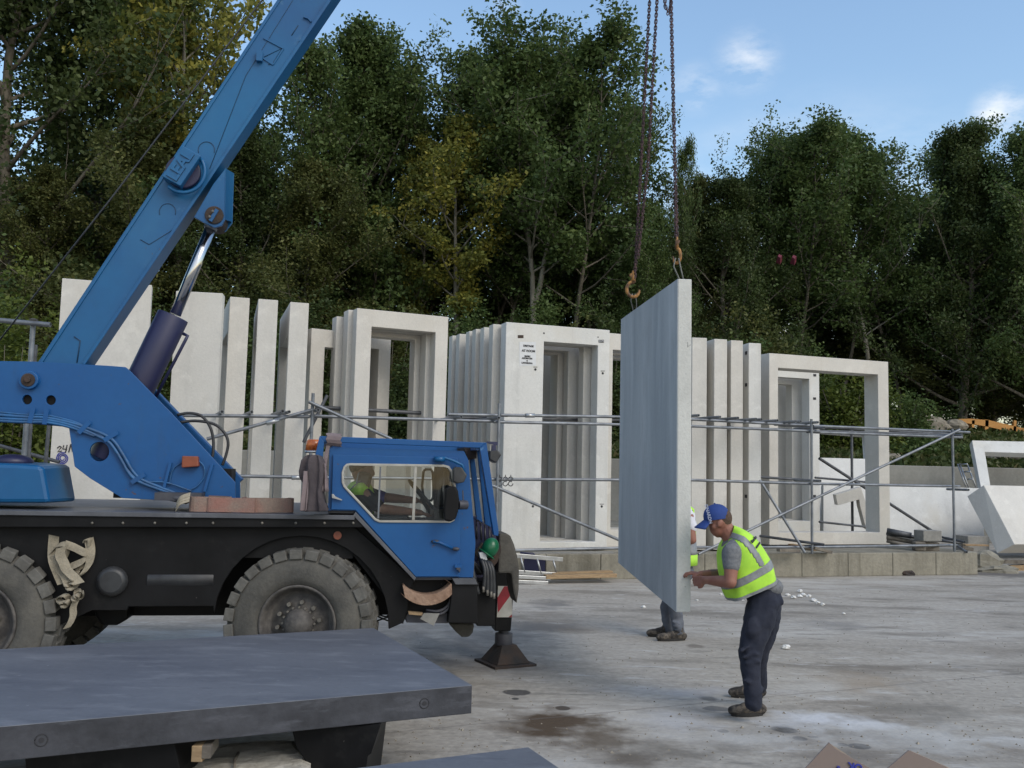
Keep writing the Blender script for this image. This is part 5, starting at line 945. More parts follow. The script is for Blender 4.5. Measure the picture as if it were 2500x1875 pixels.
for k, (a, b_, r_, mt, lab) in enumerate((((2165, 1296), (2225, 1308), .06, 'galv_d', 'thick dull tube on top of the heap right of the wide open frame'), ((2165, 1303), (2290, 1318), .035, 'galv_d', 'long dull tube in the heap, lying just below the thick one'), ((2165, 1312), (2240, 1325), .045, 'wood_g', 'grey timber in the heap below the tubes'), ((2165, 1321), (2210, 1332), .03, 'wood_g', 'lowest grey timber at the left of the heap'), ((2285, 1318), (2350, 1326), .03, 'galv_d', 'dull tube right of the small concrete block'))):
    p, q = SP(*a, .75), SP(*b_, .45); m = MB(); m.tube([p, q], r_, 8); o = m.build('heap_tube' if mt == 'galv_d' else 'heap_timber', M[mt], org=q); tag(o, lab, 'tube' if mt == 'galv_d' else 'timber', GP)
m = MB(); c = SP(2265, 1307, .2); m.box(c, (.40, .3, .2), Matrix.Rotation(R(12), 3, 'Z')); o = m.build('small_block', M['block'], org=c, bevel=.01); tag(o, 'small grey concrete block sitting on timber near the right upright', 'concrete block')
for x, y, s_, lab in ((2268, 1334, (.34, .2, .17), 'brown timber chunk right under the small concrete block'), (2243, 1333, (.2, .25, .17), 'grey timber chunk left under the small concrete block')):
    c = SP(x, y, .2); m = MB(); m.box(c, s_, Matrix.Rotation(R(-8), 3, 'Z')); o = m.build('timber_chunk', M['wood_g'], org=c, bevel=.02); tag(o, lab, 'timber', GP)
GR = 'boards and timbers lying right of the plinth'
for a, b_, h, mt, lab in (((2352, 1330), (2409, 1331), .035, 'wood', 'thin orange-brown stick in front of the grey support block'), ((2345, 1335), (2372, 1341), .07, 'wood_g', 'reddish grey timber end beside the right upright'), ((2420, 1370), (2560, 1372), .08, 'wood_g', 'dark upper timber lying at the right edge'), ((2462, 1388), (2600, 1385), .14, 'wood', 'thick pale squared timber at the right edge')):
    gy = G(2400, 1372).y if a[1] < 1360 else G(2480, 1392).y; p, q = P(*a, gy - (.6 if a[1] < 1360 else 0)), P(*b_, gy - (.6 if a[1] < 1360 else 0)); u_ = (q - p).normalized(); v_ = Vector((-u_.y, u_.x, 0)).normalized(); m = MB(); m.box((p + q) / 2, ((q - p).length, .2, h), Matrix((u_, v_, u_.cross(v_))).transposed()); o = m.build('timber_plank', M[mt], org=p, bevel=.006); tag(o, lab, 'timber', GR)
def rock(c, s, seed, mt, name, label, cat, grp, nu=12, nv=8):
    m = MB(); m.ball((0, 0, 0), 1, nu=nu, nv=nv)
    m.v = [c + Vector((v.x * s[0], v.y * s[1], v.z * s[2])) * (1 + .38 * noise.noise(v * 1.6 + Vector((seed, 0, 0))) + .12 * noise.noise(v * 5 + Vector((seed, 9, 0)))) for v in m.v]
    o = m.build(name, M[mt], org=c - Z * s[2] * .8, smooth=False); return tag(o, label, cat, grp)
c = G(2400, 1392); rock(c + Z * .12, (.42, .35, .26), 3, 'plinth', 'mortar_heap', 'pale lump of dumped mortar against the right end of the plinth', 'mortar lump', None)
c = G(2436, 1396); rock(c + Z * .04, (.42, .3, .1), 5, 'plinth', 'mortar_heap', 'low spread of crumbled mortar to the right of the pale lump', 'mortar lump', None)
c = G(2205, 1404); rock(c + Z * .03, (.22, .12, .08), 8, 'rust', 'dirt_pile', 'small dark soil heap at the foot of the plinth', 'soil heap', None); c = G(2278, 1402); rock(c + Z * .03, (.14, .1, .08), 9, 'rust', 'dirt_pile', 'reddish soil heap at the foot of the plinth, right one', 'soil heap', None)
rs = [(2222, 1038, 1.0), (2252, 1030, .9), (2275, 1040, 1.1), (2300, 1045, .8), (2330, 1040, .9), (2240, 1046, .8), (2440, 1112, .7), (2466, 1118, .6), (2486, 1106, .9), (2424, 1124, .5), (2196, 1128, .5), (2180, 1120, .7), (2495, 1126, .6), (2210, 1134, .45)]
for k, (x, y, s_) in enumerate(rs):
    c = P(x, y, 33 if y < 1060 else 28.8); rock(c, (.5 * s_, .4 * s_, .28 * s_), k * 3.7, 'rock', 'boulder', 'rough stone in the rubble on the bank %s' % ('behind the scaffold end, near the orange timber' if y < 1060 else ('behind the leaning frame at the right edge' if x > 2400 else 'just above the retaining wall')), 'stone', 'stones on the bank', 8, 6)
# orange timber shuttering on the bank
r = thing('timber_shuttering', 'orange timber framework standing on the bank at the right edge', 'timber frame', P(2420, 1065, 33))
for poly, d in (([(2338, 1023), (2370, 1022), (2416, 1026), (2560, 1060), (2560, 1076), (2414, 1042), (2372, 1035), (2352, 1032), (2338, 1034)], .1), ([(2338, 1023), (2350, 1026), (2350, 1045), (2338, 1044)], .5), ([(2373, 1026), (2380, 1026), (2379, 1044), (2373, 1043)], .5), ([(2406, 1024), (2414, 1025), (2413, 1052), (2405, 1050)], .5), ([(2476, 1026), (2482, 1027), (2480, 1068), (2473, 1066)], .12), ([(2445, 1044), (2452, 1046), (2451, 1060), (2445, 1058)], .5), ([(2488, 1054), (2560, 1070), (2560, 1090), (2488, 1070)], .4)):
    m = MB(); m.plate([P(x, y, 33) for x, y in poly], [], Vector((0, d, 0))); m.build('board', M['wood_o'], r)
r = thing('ladder', 'distant aluminium ladder leaning on the retaining wall near the white leaning frame', 'ladder', P(2360, 1195, 26.6))
for (a, b_) in (((2338, 1133), (2360, 1192)), ((2343, 1132), (2366, 1192)), ((2361, 1132), (2384, 1192)), ((2340, 1134), (2362, 1133)), ((2352, 1170), (2376, 1170)), ((2346, 1152), (2370, 1152))): m = MB(); m.tube([P(*a, 27.0), P(*b_, 26.6)], .022, 6); m.build('stile' if a[1] != b_[1] else 'rung', M['alu'], r)
random.seed(5)
gn = 900; gr = np.random.default_rng(4); gm_ = MB(); 
for k in range(gn):
    px_ = gr.uniform(930, 2500); py_ = 1425 + 440 * gr.uniform() ** .8; c = G(px_, py_); s_ = gr.uniform(.003, .011) * (1.6 if gr.uniform() < .06 else 1); a_ = gr.uniform(0, 6.28, 4); gm_.add([c + Vector((s_ * math.cos(a_[0] + q * 2.1), s_ * math.sin(a_[0] + q * 2.1), .0005)) for q in range(3)] + [c + Vector((0, 0, s_ * .9))], [(0, 1, 3), (1, 2, 3), (2, 0, 3)])
go_ = gm_.build('grit', M['rock'], org=G(1800, 1650)); go_['kind'] = 'stuff'; tag(go_, 'fine loose grit scattered over the yard concrete', 'grit')
ch = [(1902, 1449), (1924, 1455), (1938, 1461), (1953, 1446), (1953, 1458), (1962, 1455), (1970, 1457), (1985, 1466), (1988, 1469), (1997, 1474), (1919, 1584), (1702, 1467), (1571, 1484), (1760, 1452), (1976, 1457), (2008, 1478), (1814, 1467), (2060, 1500), (1800, 1448)]
cb = None
for k, (x, y) in enumerate(ch):
    c = G(x, y); s_ = .03 * random.uniform(.6, 1.5)
    m = MB(); m.ball((0, 0, 0), 1, nu=7, nv=5); m.v = [Vector((v.x * s_, v.y * s_, v.z * s_ * .6)) * (1 + .5 * noise.noise(v * 2 + Vector((k, 0, 0)))) + c + Z * s_ * .45 for v in m.v]
    o = m.build('plaster_crumb', M['chip'], org=c, smooth=False); tag(o, 'white plaster crumb lying on the yard concrete', 'crumb', 'white plaster crumbs scattered on the yard')
# ================================================================== people
def proj(p):
    q = RC.transposed() @ (Vector(p) - CAMP); return CX + F * q.x / -q.z, CY - F * q.y / -q.z
def fuse(m, name, mt, parent, voxel=.012, it=4, disp=0):
    o = m.build(name, mt, parent); r = o.modifiers.new('fuse', 'REMESH'); r.mode = 'VOXEL'; r.voxel_size = voxel; r.use_smooth_shade = True
    s = o.modifiers.new('smooth', 'SMOOTH'); s.iterations = it; s.factor = .5
    if disp:
        tx = bpy.data.textures.new(name + '_fold', 'CLOUDS'); tx.noise_scale = .07; d = o.modifiers.new('folds', 'DISPLACE'); d.texture = tx; d.strength = disp; d.mid_level = .5
    return o
def hand(m, w, d, up, side, s=1.0, curl=.6):
    """palm with four unequal fingers and a thumb; d = pointing direction, side = across the palm"""
    d = d.normalized(); side = side.normalized(); up = up.normalized()
    for k in (-1.5, -.5, .5, 1.5): m.cap(w + side * .010 * k * s, .016 * s, w + d * .075 * s + side * .019 * k * s, .0125 * s, 8)
    for k, L_ in ((-1.5, .8), (-.5, .97), (.5, 1.05), (1.5, .92)):
        p0 = w + d * .08 * s + side * .020 * k * s; p1 = p0 + (d * .9 - up * .3 * curl) * .042 * L_ * s; p2 = p1 + (d * (.8 - curl * .6) - up * curl) * .034 * L_ * s; p3 = p2 + (d * (.3 - curl * .7) - up * curl) * .02 * L_ * s
        m.limb([p0, p1, p2, p3], [.0098 * s, .0092 * s, .0084 * s, .0075 * s], 8)
    p0 = w + d * .02 * s - side * .022 * s; p1 = p0 + (d * .7 - side * .7 - up * .2) * .038 * s; p2 = p1 + (d * .95 - side * .1 - up * .3) * .032 * s; m.limb([p0, p1, p2], [.013 * s, .0115 * s, .009 * s], 8)
def boot(parent, heel, toe, mt='boot', h=.11, s=1.0):
    d = (toe - heel); L_ = d.length; d.normalize(); sd = Vector((-d.y, d.x, 0)); heel = Vector((heel.x, heel.y, 0)); m = MB()
    for f, w_, z in ((.10, .038, .045), (.3, .036, .05), (.55, .040, .05), (.78, .044, .043), (.88, .040, .04)): m.ball(heel + d * L_ * f + Z * z, (.06 * s, w_ * 1.05, z * .98), Matrix((d, sd, Z)).transposed())
    m.cap(heel + d * L_ * .22 + Z * .06, .048, heel + d * L_ * .22 + Z * h, .05); m.cap(heel + d * L_ * .3 + Z * .075, .04, heel + d * L_ * .62 + Z * .055, .036)
    fuse(m, 'boot', M[mt], parent, .009, 3, .006)
    m = MB()
    for q in (.34, .42, .5): c_ = heel + d * L_ * q + Z * (.118 - .1 * (q - .3)); m.tube([c_ - sd * .03 - Z * .014, c_, c_ + sd * .03 - Z * .014], .004, 5)
    m.build('laces', M['ink'], parent)
    m = MB(); pts = []
    for k in range(20):
        a = 2 * math.pi * k / 20; c_, s_ = math.cos(a), math.sin(a); wd = .047 if c_ > 0 else .040; pts.append(heel + d * (L_ * (.5 + .52 * c_)) + sd * (wd * s_ * (1.08 - .12 * c_ * c_)))
    m.plate(pts, [], Z * .026); m.build('sole', M['sole'], parent, bevel=.004)
# ---------------------------------------------------------------- worker in the blue cap
YW = 7.25
def W(x, y, d=0.0): return P(x, y, YW + d)
wk = thing('person', 'man in blue cap and yellow vest, bending to grip the edge of the lifted slab', 'person', G(1825, 1725))
rX = lambda a: Matrix.Rotation(R(a), 3, 'Y')
m = MB()
m.ball(W(1756, 1268), (.094, .076, .112), rX(-14)); m.ball(W(1752, 1290), (.062, .058, .070), rX(-30)); m.cap(W(1750, 1296), .034, W(1753, 1304), .028); m.cap(W(1741, 1284), .016, W(1736.5, 1293), .013); m.ball(W(1741, 1279), (.022, .05, .014)); m.cap(W(1743, 1299, -.02), .012, W(1743, 1299, .02), .012); m.cap(W(1744, 1303, -.015), .012, W(1744, 1303, .015), .012)
m.ball(W(1745, 1286, -.045), (.03, .02, .025)); m.ball(W(1745, 1286, .045), (.03, .02, .025))
for sg in (-1, 1): m.ball(W(1757, 1278, .077 * sg), (.020, .012, .032), rX(15))
m.limb([W(1770, 1288), W(1790, 1325)], [.062, .066]); m.ball(W(1800, 1335), (.11, .17, .06), rX(45))
nS, nE, nW_ = W(1787, 1350, -.2), W(1783, 1421, -.25), W(1722, 1416, -.02)
fS, fE, fW = W(1785, 1350, .2), W(1770, 1404, .24), W(1712, 1402, .16)
m.limb([nS, nS.lerp(nE, .5), nE], [.055, .054, .046]); m.limb([nE, nE.lerp(nW_, .35), nW_], [.047, .045, .029])
m.limb([fS, fS.lerp(fE, .5), fE], [.055, .054, .045]); m.limb([fE, fE.lerp(fW, .35), fW], [.046, .044, .029])
hand(m, nW_, W(1693, 1419, .10) - nW_, Vector((0, -1, .25)), Vector((0, .3, 1)), 1.0, .5); hand(m, fW, W(1688, 1399, .18) - fW, Vector((0, .2, 1)), Vector((0, 1, .1)), 1.0, .6)
fuse(m, 'body', M['skin'], wk, .0075, 2)
m = MB()
for sg in (-1, 1): m.ball(W(1741, 1281.5, .032 * sg), (.008, .009, .006))
m.build('eye', M['ink'], wk)
m = MB(); m.ball(W(1760, 1265), (.088, .079, .088), rX(-8)); m.ball(W(1769, 1277), (.050, .062, .055)); fuse(m, 'hair', M['hair'], wk, .009, 2)
# tattoo on the far forearm
m = MB(); a, b_ = fE.lerp(fW, .22), fE.lerp(fW, .68); m.tube([a, a.lerp(b_, .5), b_], [.0475, .043, .0385], 14, cap=False); m.build('tattoo', M['ink'] if False else mat('tattoo', (.10, .075, .065), .6, vscale=45, col2=(.22, .11, .08)), wk)
# cap: dome, peak, lettering
m = MB(); rot = rX(-9); c0_ = W(1750, 1264); n = 28; vs = []
for j in range(9):
    th = math.pi / 2 * j / 8
    for i in range(n):
        ph = 2 * math.pi * i / n; vs.append(c0_ + rot @ Vector((.101 * math.sin(th + .02) * math.cos(ph), .087 * math.sin(th + .02) * math.sin(ph), .105 * math.cos(th) ** .85 if j < 8 else -.008)))
m.add(vs, [(j * n + i, (j + 1) * n + i, (j + 1) * n + (i + 1) % n, j * n + (i + 1) % n) for j in range(8) for i in range(n)] + [tuple(range(n))], True); m.ball(c0_ + rot @ Vector((0, 0, .106)), .008, nu=8, nv=6)
cap_o = m.build('cap', M['cap'], wk)
m = MB(); vs = []; 
for j in range(7):
    for i in range(11):
        s_ = -1 + 2 * i / 10; r_ = .093 + .088 * (j / 6) * (1 - .25 * s_ * s_); ph = s_ * .85 * (1 - .15 * j / 6)
        vs.append(c0_ + rX(-9) @ Vector((-r_ * math.cos(ph), r_ * .88 * math.sin(ph), .002 - .05 * (j / 6) - .018 * s_ * s_)))
m.add(vs, [(j * 11 + i, j * 11 + i + 1, (j + 1) * 11 + i + 1, (j + 1) * 11 + i) for j in range(6) for i in range(10)], True); pk = m.build('cap_peak', M['cap'], cap_o); so = pk.modifiers.new('t', 'SOLIDIFY'); so.thickness = .007
tx_ = text('DNARDN', W(1729.5, 1255, -.073), .034, Vector((.25, -.1, -1)), Vector((1, -.55, .2)), M['letter_w'], 'cap_lettering', cap_o, .0012, .0006)
# t-shirt
m = MB(); m.ball(W(1809, 1345), (.155, .19, .15), rX(40)); m.ball(W(1832, 1385), (.15, .172, .16), rX(40)); m.ball(W(1858, 1424), (.14, .168, .10), rX(30)); m.ball(W(1870, 1432), (.125, .165, .085))
for sg, S_ in ((-1, nS), (1, fS)): m.cap(W(1797, 1338, .15 * sg), .075, S_ + Vector((0, 0, -.02)), .079); m.cap(S_, .078, S_.lerp(nE if sg < 0 else fE, .42), .066)
fuse(m, 'tshirt', M['grey_t'], wk, .012, 3, .010)
# trousers
m = MB(); m.ball(W(1864, 1455), (.135, .172, .115), rX(20)); m.cap(W(1868, 1438, -.05), .11, W(1868, 1438, .05), .11)
kN, aN = W(1831, 1592, -.14), W(1841, 1708, -.2); kF, aF = W(1850, 1590, .14), W(1853, 1672, .30)
m.limb([W(1864, 1472, -.085), W(1852, 1520, -.11), kN, W(1833, 1640, -.18), aN], [.122, .115, .088, .072, .062]); m.limb([W(1870, 1472, .085), W(1868, 1520, .1), kF, W(1848, 1630, .22), aF], [.118, .112, .088, .076, .068]); m.cap(W(1838, 1690, -.2), .07, W(1840, 1716, -.2), .066); m.box(W(1905, 1466, -.08), (.03, .12, .05)); m.ball(W(1838, 1535, -.205), (.06, .04, .08)); 
for a in range(5): m.ball(W(1826 + a * 7, 1665 + (a * 13) % 31, -.24 + .01 * a), (.045, .03, .012), rX(20 - a * 12))
for a in range(5): m.ball(W(1815 + a * 8, 1585 + (a * 17) % 40, -.225), (.045, .025, .011), rX(-30 + a * 12))
fuse(m, 'trousers', M['trouser'], wk, .013, 2, .022)
boot(wk, G(1862, 1746), G(1786, 1748)); boot(wk, G(1862, 1703), G(1786, 1702))
# vest
rings = [((1774, 1322), (1789, 1284), .085), ((1762, 1338), (1807, 1291), .19), ((1757, 1362), (1831, 1306), .232), ((1757, 1388), (1853, 1333), .236), ((1762, 1417), (1870, 1360), .222), ((1770, 1442), (1884, 1384), .212), ((1778, 1464), (1893, 1414), .208)]
fr = bez([W(*a) for a, b, c in rings], 26); bk = bez([W(*b) for a, b, c in rings], 26); hw = [v.x for v in bez([Vector((c, 0, 0)) for a, b, c in rings], 26)]
N_ = 130; vs = []
for j in range(len(fr)):
    c = (fr[j] + bk[j]) / 2; a = (bk[j] - fr[j]) / 2; tj = j / (len(fr) - 1)
    for i in range(N_):
        ph = 2 * math.pi * i / N_; cc, ss = math.cos(ph), math.sin(ph); e = .82; x_ = math.copysign(abs(cc) ** e, cc); y_ = math.copysign(abs(ss) ** e, ss)
        w_ = 1 + (.035 * math.sin(5 * ph + 7 * tj) * tj + .05 * noise.noise(Vector((cc * 2.2, ss * 2.2, tj * 5))) * (.3 + tj)) 
        vs.append(c + a * (x_ * w_) + Vector((0, 1, 0)) * (hw[j] * y_ * w_))
J = len(fr); allf = [(j * N_ + i, j * N_ + (i + 1) % N_, (j + 1) * N_ + (i + 1) % N_, (j + 1) * N_ + i) for j in range(J - 1) for i in range(N_)]
cy_ = YW
def seg_d(p, l):
    best = 1e9
    for (ax_, ay), (bx_, by) in zip(l[:-1], l[1:]):
        d = Vector((bx_ - ax_, by - ay)); t = max(0, min(1, ((p[0] - ax_) * d.x + (p[1] - ay) * d.y) / d.length_squared)); best = min(best, math.hypot(p[0] - ax_ - d.x * t, p[1] - ay - d.y * t))
    return best
shoulder = [(1771, 1311), (1790, 1308), (1812, 1317), (1830, 1335), (1845, 1356), (1857, 1376)]
vf, bf = [], []; hole = [(1782, 1352)]
for f in allf:
    c = sum((vs[k] for k in f), Vector()) / 4; j = f[0] // N_; t = 6 * j / (J - 1); i = f[0] % N_; near = c.y < cy_ - .02; px_, py_ = proj(c)
    # arm holes
    if t < 3.4 and abs(c.y - cy_) > .10 and ((px_ - 1783) / 24) ** 2 + ((py_ - 1358) / 29) ** 2 < 1: continue
    if t > 5.62 or 4.05 < t < 4.75 or (near and t < 4.2 and seg_d((px_, py_), shoulder) < 6.8) : bf.append(f)
    else: vf.append(f)
def islands(fl, mn):
    own = {}; par = list(range(len(fl)))
    def find(a):
        while par[a] != a: par[a] = par[par[a]]; a = par[a]
        return a
    for i_, f in enumerate(fl):
        for k in f:
            if k in own: par[find(i_)] = find(own[k])
            else: own[k] = i_
    cnt = {}
    for i_ in range(len(fl)): cnt[find(i_)] = cnt.get(find(i_), 0) + 1
    return [f for i_, f in enumerate(fl) if cnt[find(i_)] >= mn], [f for i_, f in enumerate(fl) if cnt[find(i_)] < mn]
bf, small = islands(bf, 60); vf += small
def submesh(fs_, push):
    m = MB(); ids = sorted({k for f in fs_ for k in f}); mp_ = {k: n_ for n_, k in enumerate(ids)}; m.add([vs[k] for k in ids], [tuple(mp_[k] for k in f) for f in fs_], True); return m
vo = submesh(vf, 0).build('vest', M['hiviz'], wk); so = vo.modifiers.new('t', 'SOLIDIFY'); so.thickness = .006; so.offset = 1
ro = submesh(bf, 0).build('reflective_band', M['reflect'], vo); so = ro.modifiers.new('t', 'SOLIDIFY'); so.thickness = .009; so.offset = 1
for s, x, y, sz in (('Stoneline', 1838, 1319, .034), ('LIMESTONE', 1848, 1333, .018)):
    k_ = min((k for k in range(len(vs)) if vs[k].y < cy_ - .03), key=lambda k: (proj(vs[k])[0] - x) ** 2 + (proj(vs[k])[1] - y) ** 2); best = vs[k_]
    tj_ = (vs[k_ + N_] - vs[k_ - N_]).normalized(); tr_ = (vs[k_ + 1] - vs[k_ - 1]).normalized(); nrm = tj_.cross(tr_).normalized(); nrm = nrm if nrm.y < 0 else -nrm
    up_v = -tj_; rt = up_v.cross(nrm).normalized(); text(s, best + nrm * .012, sz, rt, up_v, M['ink'], 'vest_lettering', vo, .0015, .0012)
# ---------------------------------------------------------------- second worker, mostly behind the slab
fa, fb = G(1672, 1563), G(1606, 1565); fa2, fb2 = G(1640, 1553), G(1583, 1554); Y2 = (fa.y + fa2.y) / 2
def V2(x, y, d=0.0): return P(x, y, Y2 + d)
p2 = thing('person', 'second worker half hidden behind the lifted slab, in white shirt and yellow vest', 'person', G(1650, 1560))
m = MB(); m.ball(V2(1648, 1200), (.09, .075, .115), rX(-15)); m.ball(V2(1642, 1213), (.06, .055, .065)); m.cap(V2(1632, 1205), .014, V2(1629, 1210), .012); m.limb([V2(1655, 1215), V2(1666, 1240)], [.058, .062])
for sg in (-1, 1):
    m.ball(V2(1650, 1203, .075 * sg), (.018, .012, .03)); s_, e_, w_ = V2(1682, 1262, .19 * sg), V2(1690, 1318, .24 * sg), V2(1640, 1335, .16 * sg); m.limb([s_, e_], [.056, .047]); m.limb([e_, w_], [.046, .03]); hand(m, w_, Vector((-1, 0, .1)), Vector((0, 0, 1)), Vector((0, 1, 0)), 1, .4)
fuse(m, 'body', M['skin'], p2, .011, 2); m = MB(); m.ball(V2(1654, 1192), (.092, .08, .09)); fuse(m, 'hair', M['hair'], p2, .011, 2)
m = MB(); m.ball(V2(1672, 1262), (.115, .19, .14)); m.ball(V2(1668, 1320), (.125, .175, .2)); 
for sg in (-1, 1): m.cap(V2(1675, 1250, .16 * sg), .07, V2(1688, 1286, .21 * sg), .066)
fuse(m, 'tshirt', M['white_t'], p2, .012, 3, .008)
m = MB(); n = 40; rows = [(1232, 1660, 1682, .09), (1243, 1648, 1694, .17), (1275, 1642, 1697, .178), (1320, 1640, 1699, .19), (1345, 1640, 1701, .195), (1352, 1640, 1702, .195), (1378, 1640, 1702, .198)]; vs2 = []
for y, xl, xr, hw_ in rows:
    a, b_ = V2(xl, y), V2(xr, y)
    for k in range(n): ph = 2 * math.pi * k / n; vs2.append((a + b_) / 2 + (b_ - a) / 2 * math.cos(ph) + Vector((0, hw_ * math.sin(ph), 0)))
f_all = [(j * n + i, j * n + (i + 1) % n, (j + 1) * n + (i + 1) % n, (j + 1) * n + i) for j in range(len(rows) - 1) for i in range(n)]
def sub2(js, holes=False):
    m = MB(); m.add(vs2, [f for f in f_all if f[0] // n in js and not (f[0] // n in (1, 2) and abs(math.sin(2 * math.pi * (f[0] % n) / n)) > .75)], True); return m
v2 = sub2((0, 1, 2, 5)).build('vest', M['hiviz'], p2); v2.modifiers.new('t', 'SOLIDIFY').thickness = .008; r2 = sub2((3, 4)).build('reflective_band', M['reflect'], v2); r2.modifiers.new('t', 'SOLIDIFY').thickness = .009
m = MB(); m.ball(V2(1665, 1395), (.13, .17, .13)); m.limb([V2(1663, 1400, -.09), V2(1648, 1480, -.1), V2(1657, 1545, -.1)], [.10, .078, .062]); m.limb([V2(1660, 1400, .09), V2(1628, 1480, .1), V2(1632, 1538, .1)], [.10, .075, .06]); m.cap(V2(1655, 1530, -.1), .066, V2(1657, 1548, -.1), .072)
for a in range(4): m.ball(V2(1650 + 3 * a, 1520 + a * 9, -.17), (.05, .03, .012), rX(15 - 10 * a))
fuse(m, 'trousers', M['jean'], p2, .013, 2, .02); boot(p2, fa, fb); boot(p2, fa2, fb2)
# ---------------------------------------------------------------- driver
def D(x, y, d=.5): return T(x, y, d)
dv_ = thing('person', 'driver seated in the crane cab, seen through the side window in a yellow vest', 'person', D(880, 1290))
m = MB(); m.ball(D(884, 1146), (.092, .074, .108), TM @ rX(8)); m.ball(D(893, 1160), (.06, .055, .06)); m.cap(D(911, 1152), .014, D(913, 1158), .012); m.limb([D(884, 1165), D(878, 1190)], [.056, .06])
for sg in (-1, 1): m.ball(D(884, 1152, .5 + .074 * sg), (.018, .012, .028))
m.ball(D(878, 1200), (.09, .15, .06))
for sg, sx, ex_, wx_ in ((-1, (884, 1200), (932, 1243), (1026, 1252)), (1, (888, 1200), (934, 1214), (1016, 1222))):
    s_, e_, w_ = D(*sx, .5 + .19 * sg), D(*ex_, .5 + .22 * sg), D(*wx_, .5 + .10 * sg); m.limb([s_, e_], [.05, .044]); m.limb([e_, e_.lerp(w_, .35), w_], [.044, .041, .027]); hand(m, w_, ex - Z * .2, Z, ey, .95, .7)
fuse(m, 'body', M['skin2'], dv_, .009, 2)
m = MB(); m.ball(D(878, 1138), (.092, .08, .085)); fuse(m, 'hair', M['hair'], dv_, .010, 2)
m = MB(); m.ball(D(874, 1225), (.13, .18, .17)); m.ball(D(872, 1265), (.14, .17, .14)); m.limb([D(880, 1285, .4), D(950, 1290, .38)], [.08, .07]); m.limb([D(880, 1285, .6), D(950, 1290, .62)], [.08, .07])
for sg, ex_ in ((-1, (932, 1243)), (1, (934, 1214))): s_ = D(882, 1202, .5 + .17 * sg); e_ = D(*ex_, .5 + .22 * sg); m.cap(s_, .068, s_.lerp(e_, .8), .056)
fuse(m, 'jersey', M['jersey'], dv_, .012, 3)
m = MB(); e_ = D(934, 1214, .72); s_ = D(884, 1202, .67); m.cap(s_.lerp(e_, .75), .059, s_.lerp(e_, .98), .055); fuse(m, 'cuff', M['purple'], dv_, .012, 2)
m = MB(); n = 32; rows = [(1172, 870, 892, .10), (1178, 856, 903, .21), (1190, 846, 910, .25), (1206, 838, 914, .25), (1262, 838, 914, .195)]; vs3 = []
for y, xl, xr, hw_ in rows:
    a, b_ = D(xl, y), D(xr, y)
    for k in range(n): ph = 2 * math.pi * k / n; vs3.append((a + b_) / 2 + (b_ - a) / 2 * math.cos(ph) + ey * hw_ * math.sin(ph))
fa_ = [(j * n + i, j * n + (i + 1) % n, (j + 1) * n + (i + 1) % n, (j + 1) * n + i) for j in range(4) for i in range(n) if not (j == 3 and abs(math.sin(2 * math.pi * i / n)) > .5)]
m.add(vs3, fa_, True); o = m.build('vest', M['hiviz'], dv_); o.modifiers.new('t', 'SOLIDIFY').thickness = .008
m = MB(); m.ribbon([D(846, 1204, .275), D(860, 1190, .27), D(876, 1177, .30)], (ex * .6 + Z * .8) * .035, .006); m.build('reflective_band', M['reflect'], o)
# ================================================================== trees
def leaf_mat(name, c1, c2, c3):
    m, t, b = mat_base(name); N = t.nodes; L = t.links; a = N.new('ShaderNodeAttribute'); a.attribute_name = 'tone'; r = N.new('ShaderNodeValToRGB'); e = r.color_ramp.elements
    e[0].position = 0; e[0].color = (*c1, 1); e[1].position = 1; e[1].color = (*c3, 1); k = e.new(.55); k.color = (*c2, 1)
    L.new(a.outputs['Fac'], r.inputs[0]); L.new(r.outputs[0], b.inputs['Base Color']); b.inputs['Roughness'].default_value = .55; b.inputs['Specular IOR Level'].default_value = .3
    tr = N.new('ShaderNodeBsdfTranslucent'); L.new(r.outputs[0], tr.inputs[0]); ms = N.new('ShaderNodeMixShader'); ms.inputs[0].default_value = .38; L.new(b.outputs[0], ms.inputs[1]); L.new(tr.outputs[0], ms.inputs[2]); L.new(ms.outputs[0], N['Material Output'].inputs[0]); return m
LM = {'dark': leaf_mat('leaf_dark', (0.033, 0.051, 0.017), (0.061, 0.090, 0.028), (0.102, 0.128, 0.041)), 'green': leaf_mat('leaf_green', (0.044, 0.074, 0.022), (0.083, 0.128, 0.038), (0.141, 0.186, 0.058)),
      'olive': leaf_mat('leaf_olive', (0.051, 0.067, 0.019), (0.100, 0.115, 0.035), (0.166, 0.166, 0.051)), 'yellow': leaf_mat('leaf_yellow', (0.070, 0.102, 0.023), (0.192, 0.198, 0.042), (0.384, 0.333, 0.064)), 'bright': leaf_mat('leaf_bright', (0.045, 0.070, 0.013), (0.096, 0.128, 0.023), (0.154, 0.179, 0.038)),
      'grass': leaf_mat('leaf_grass', (0.038, 0.058, 0.015), (0.070, 0.096, 0.026), (0.179, 0.154, 0.077))}
rng = np.random.default_rng(11)
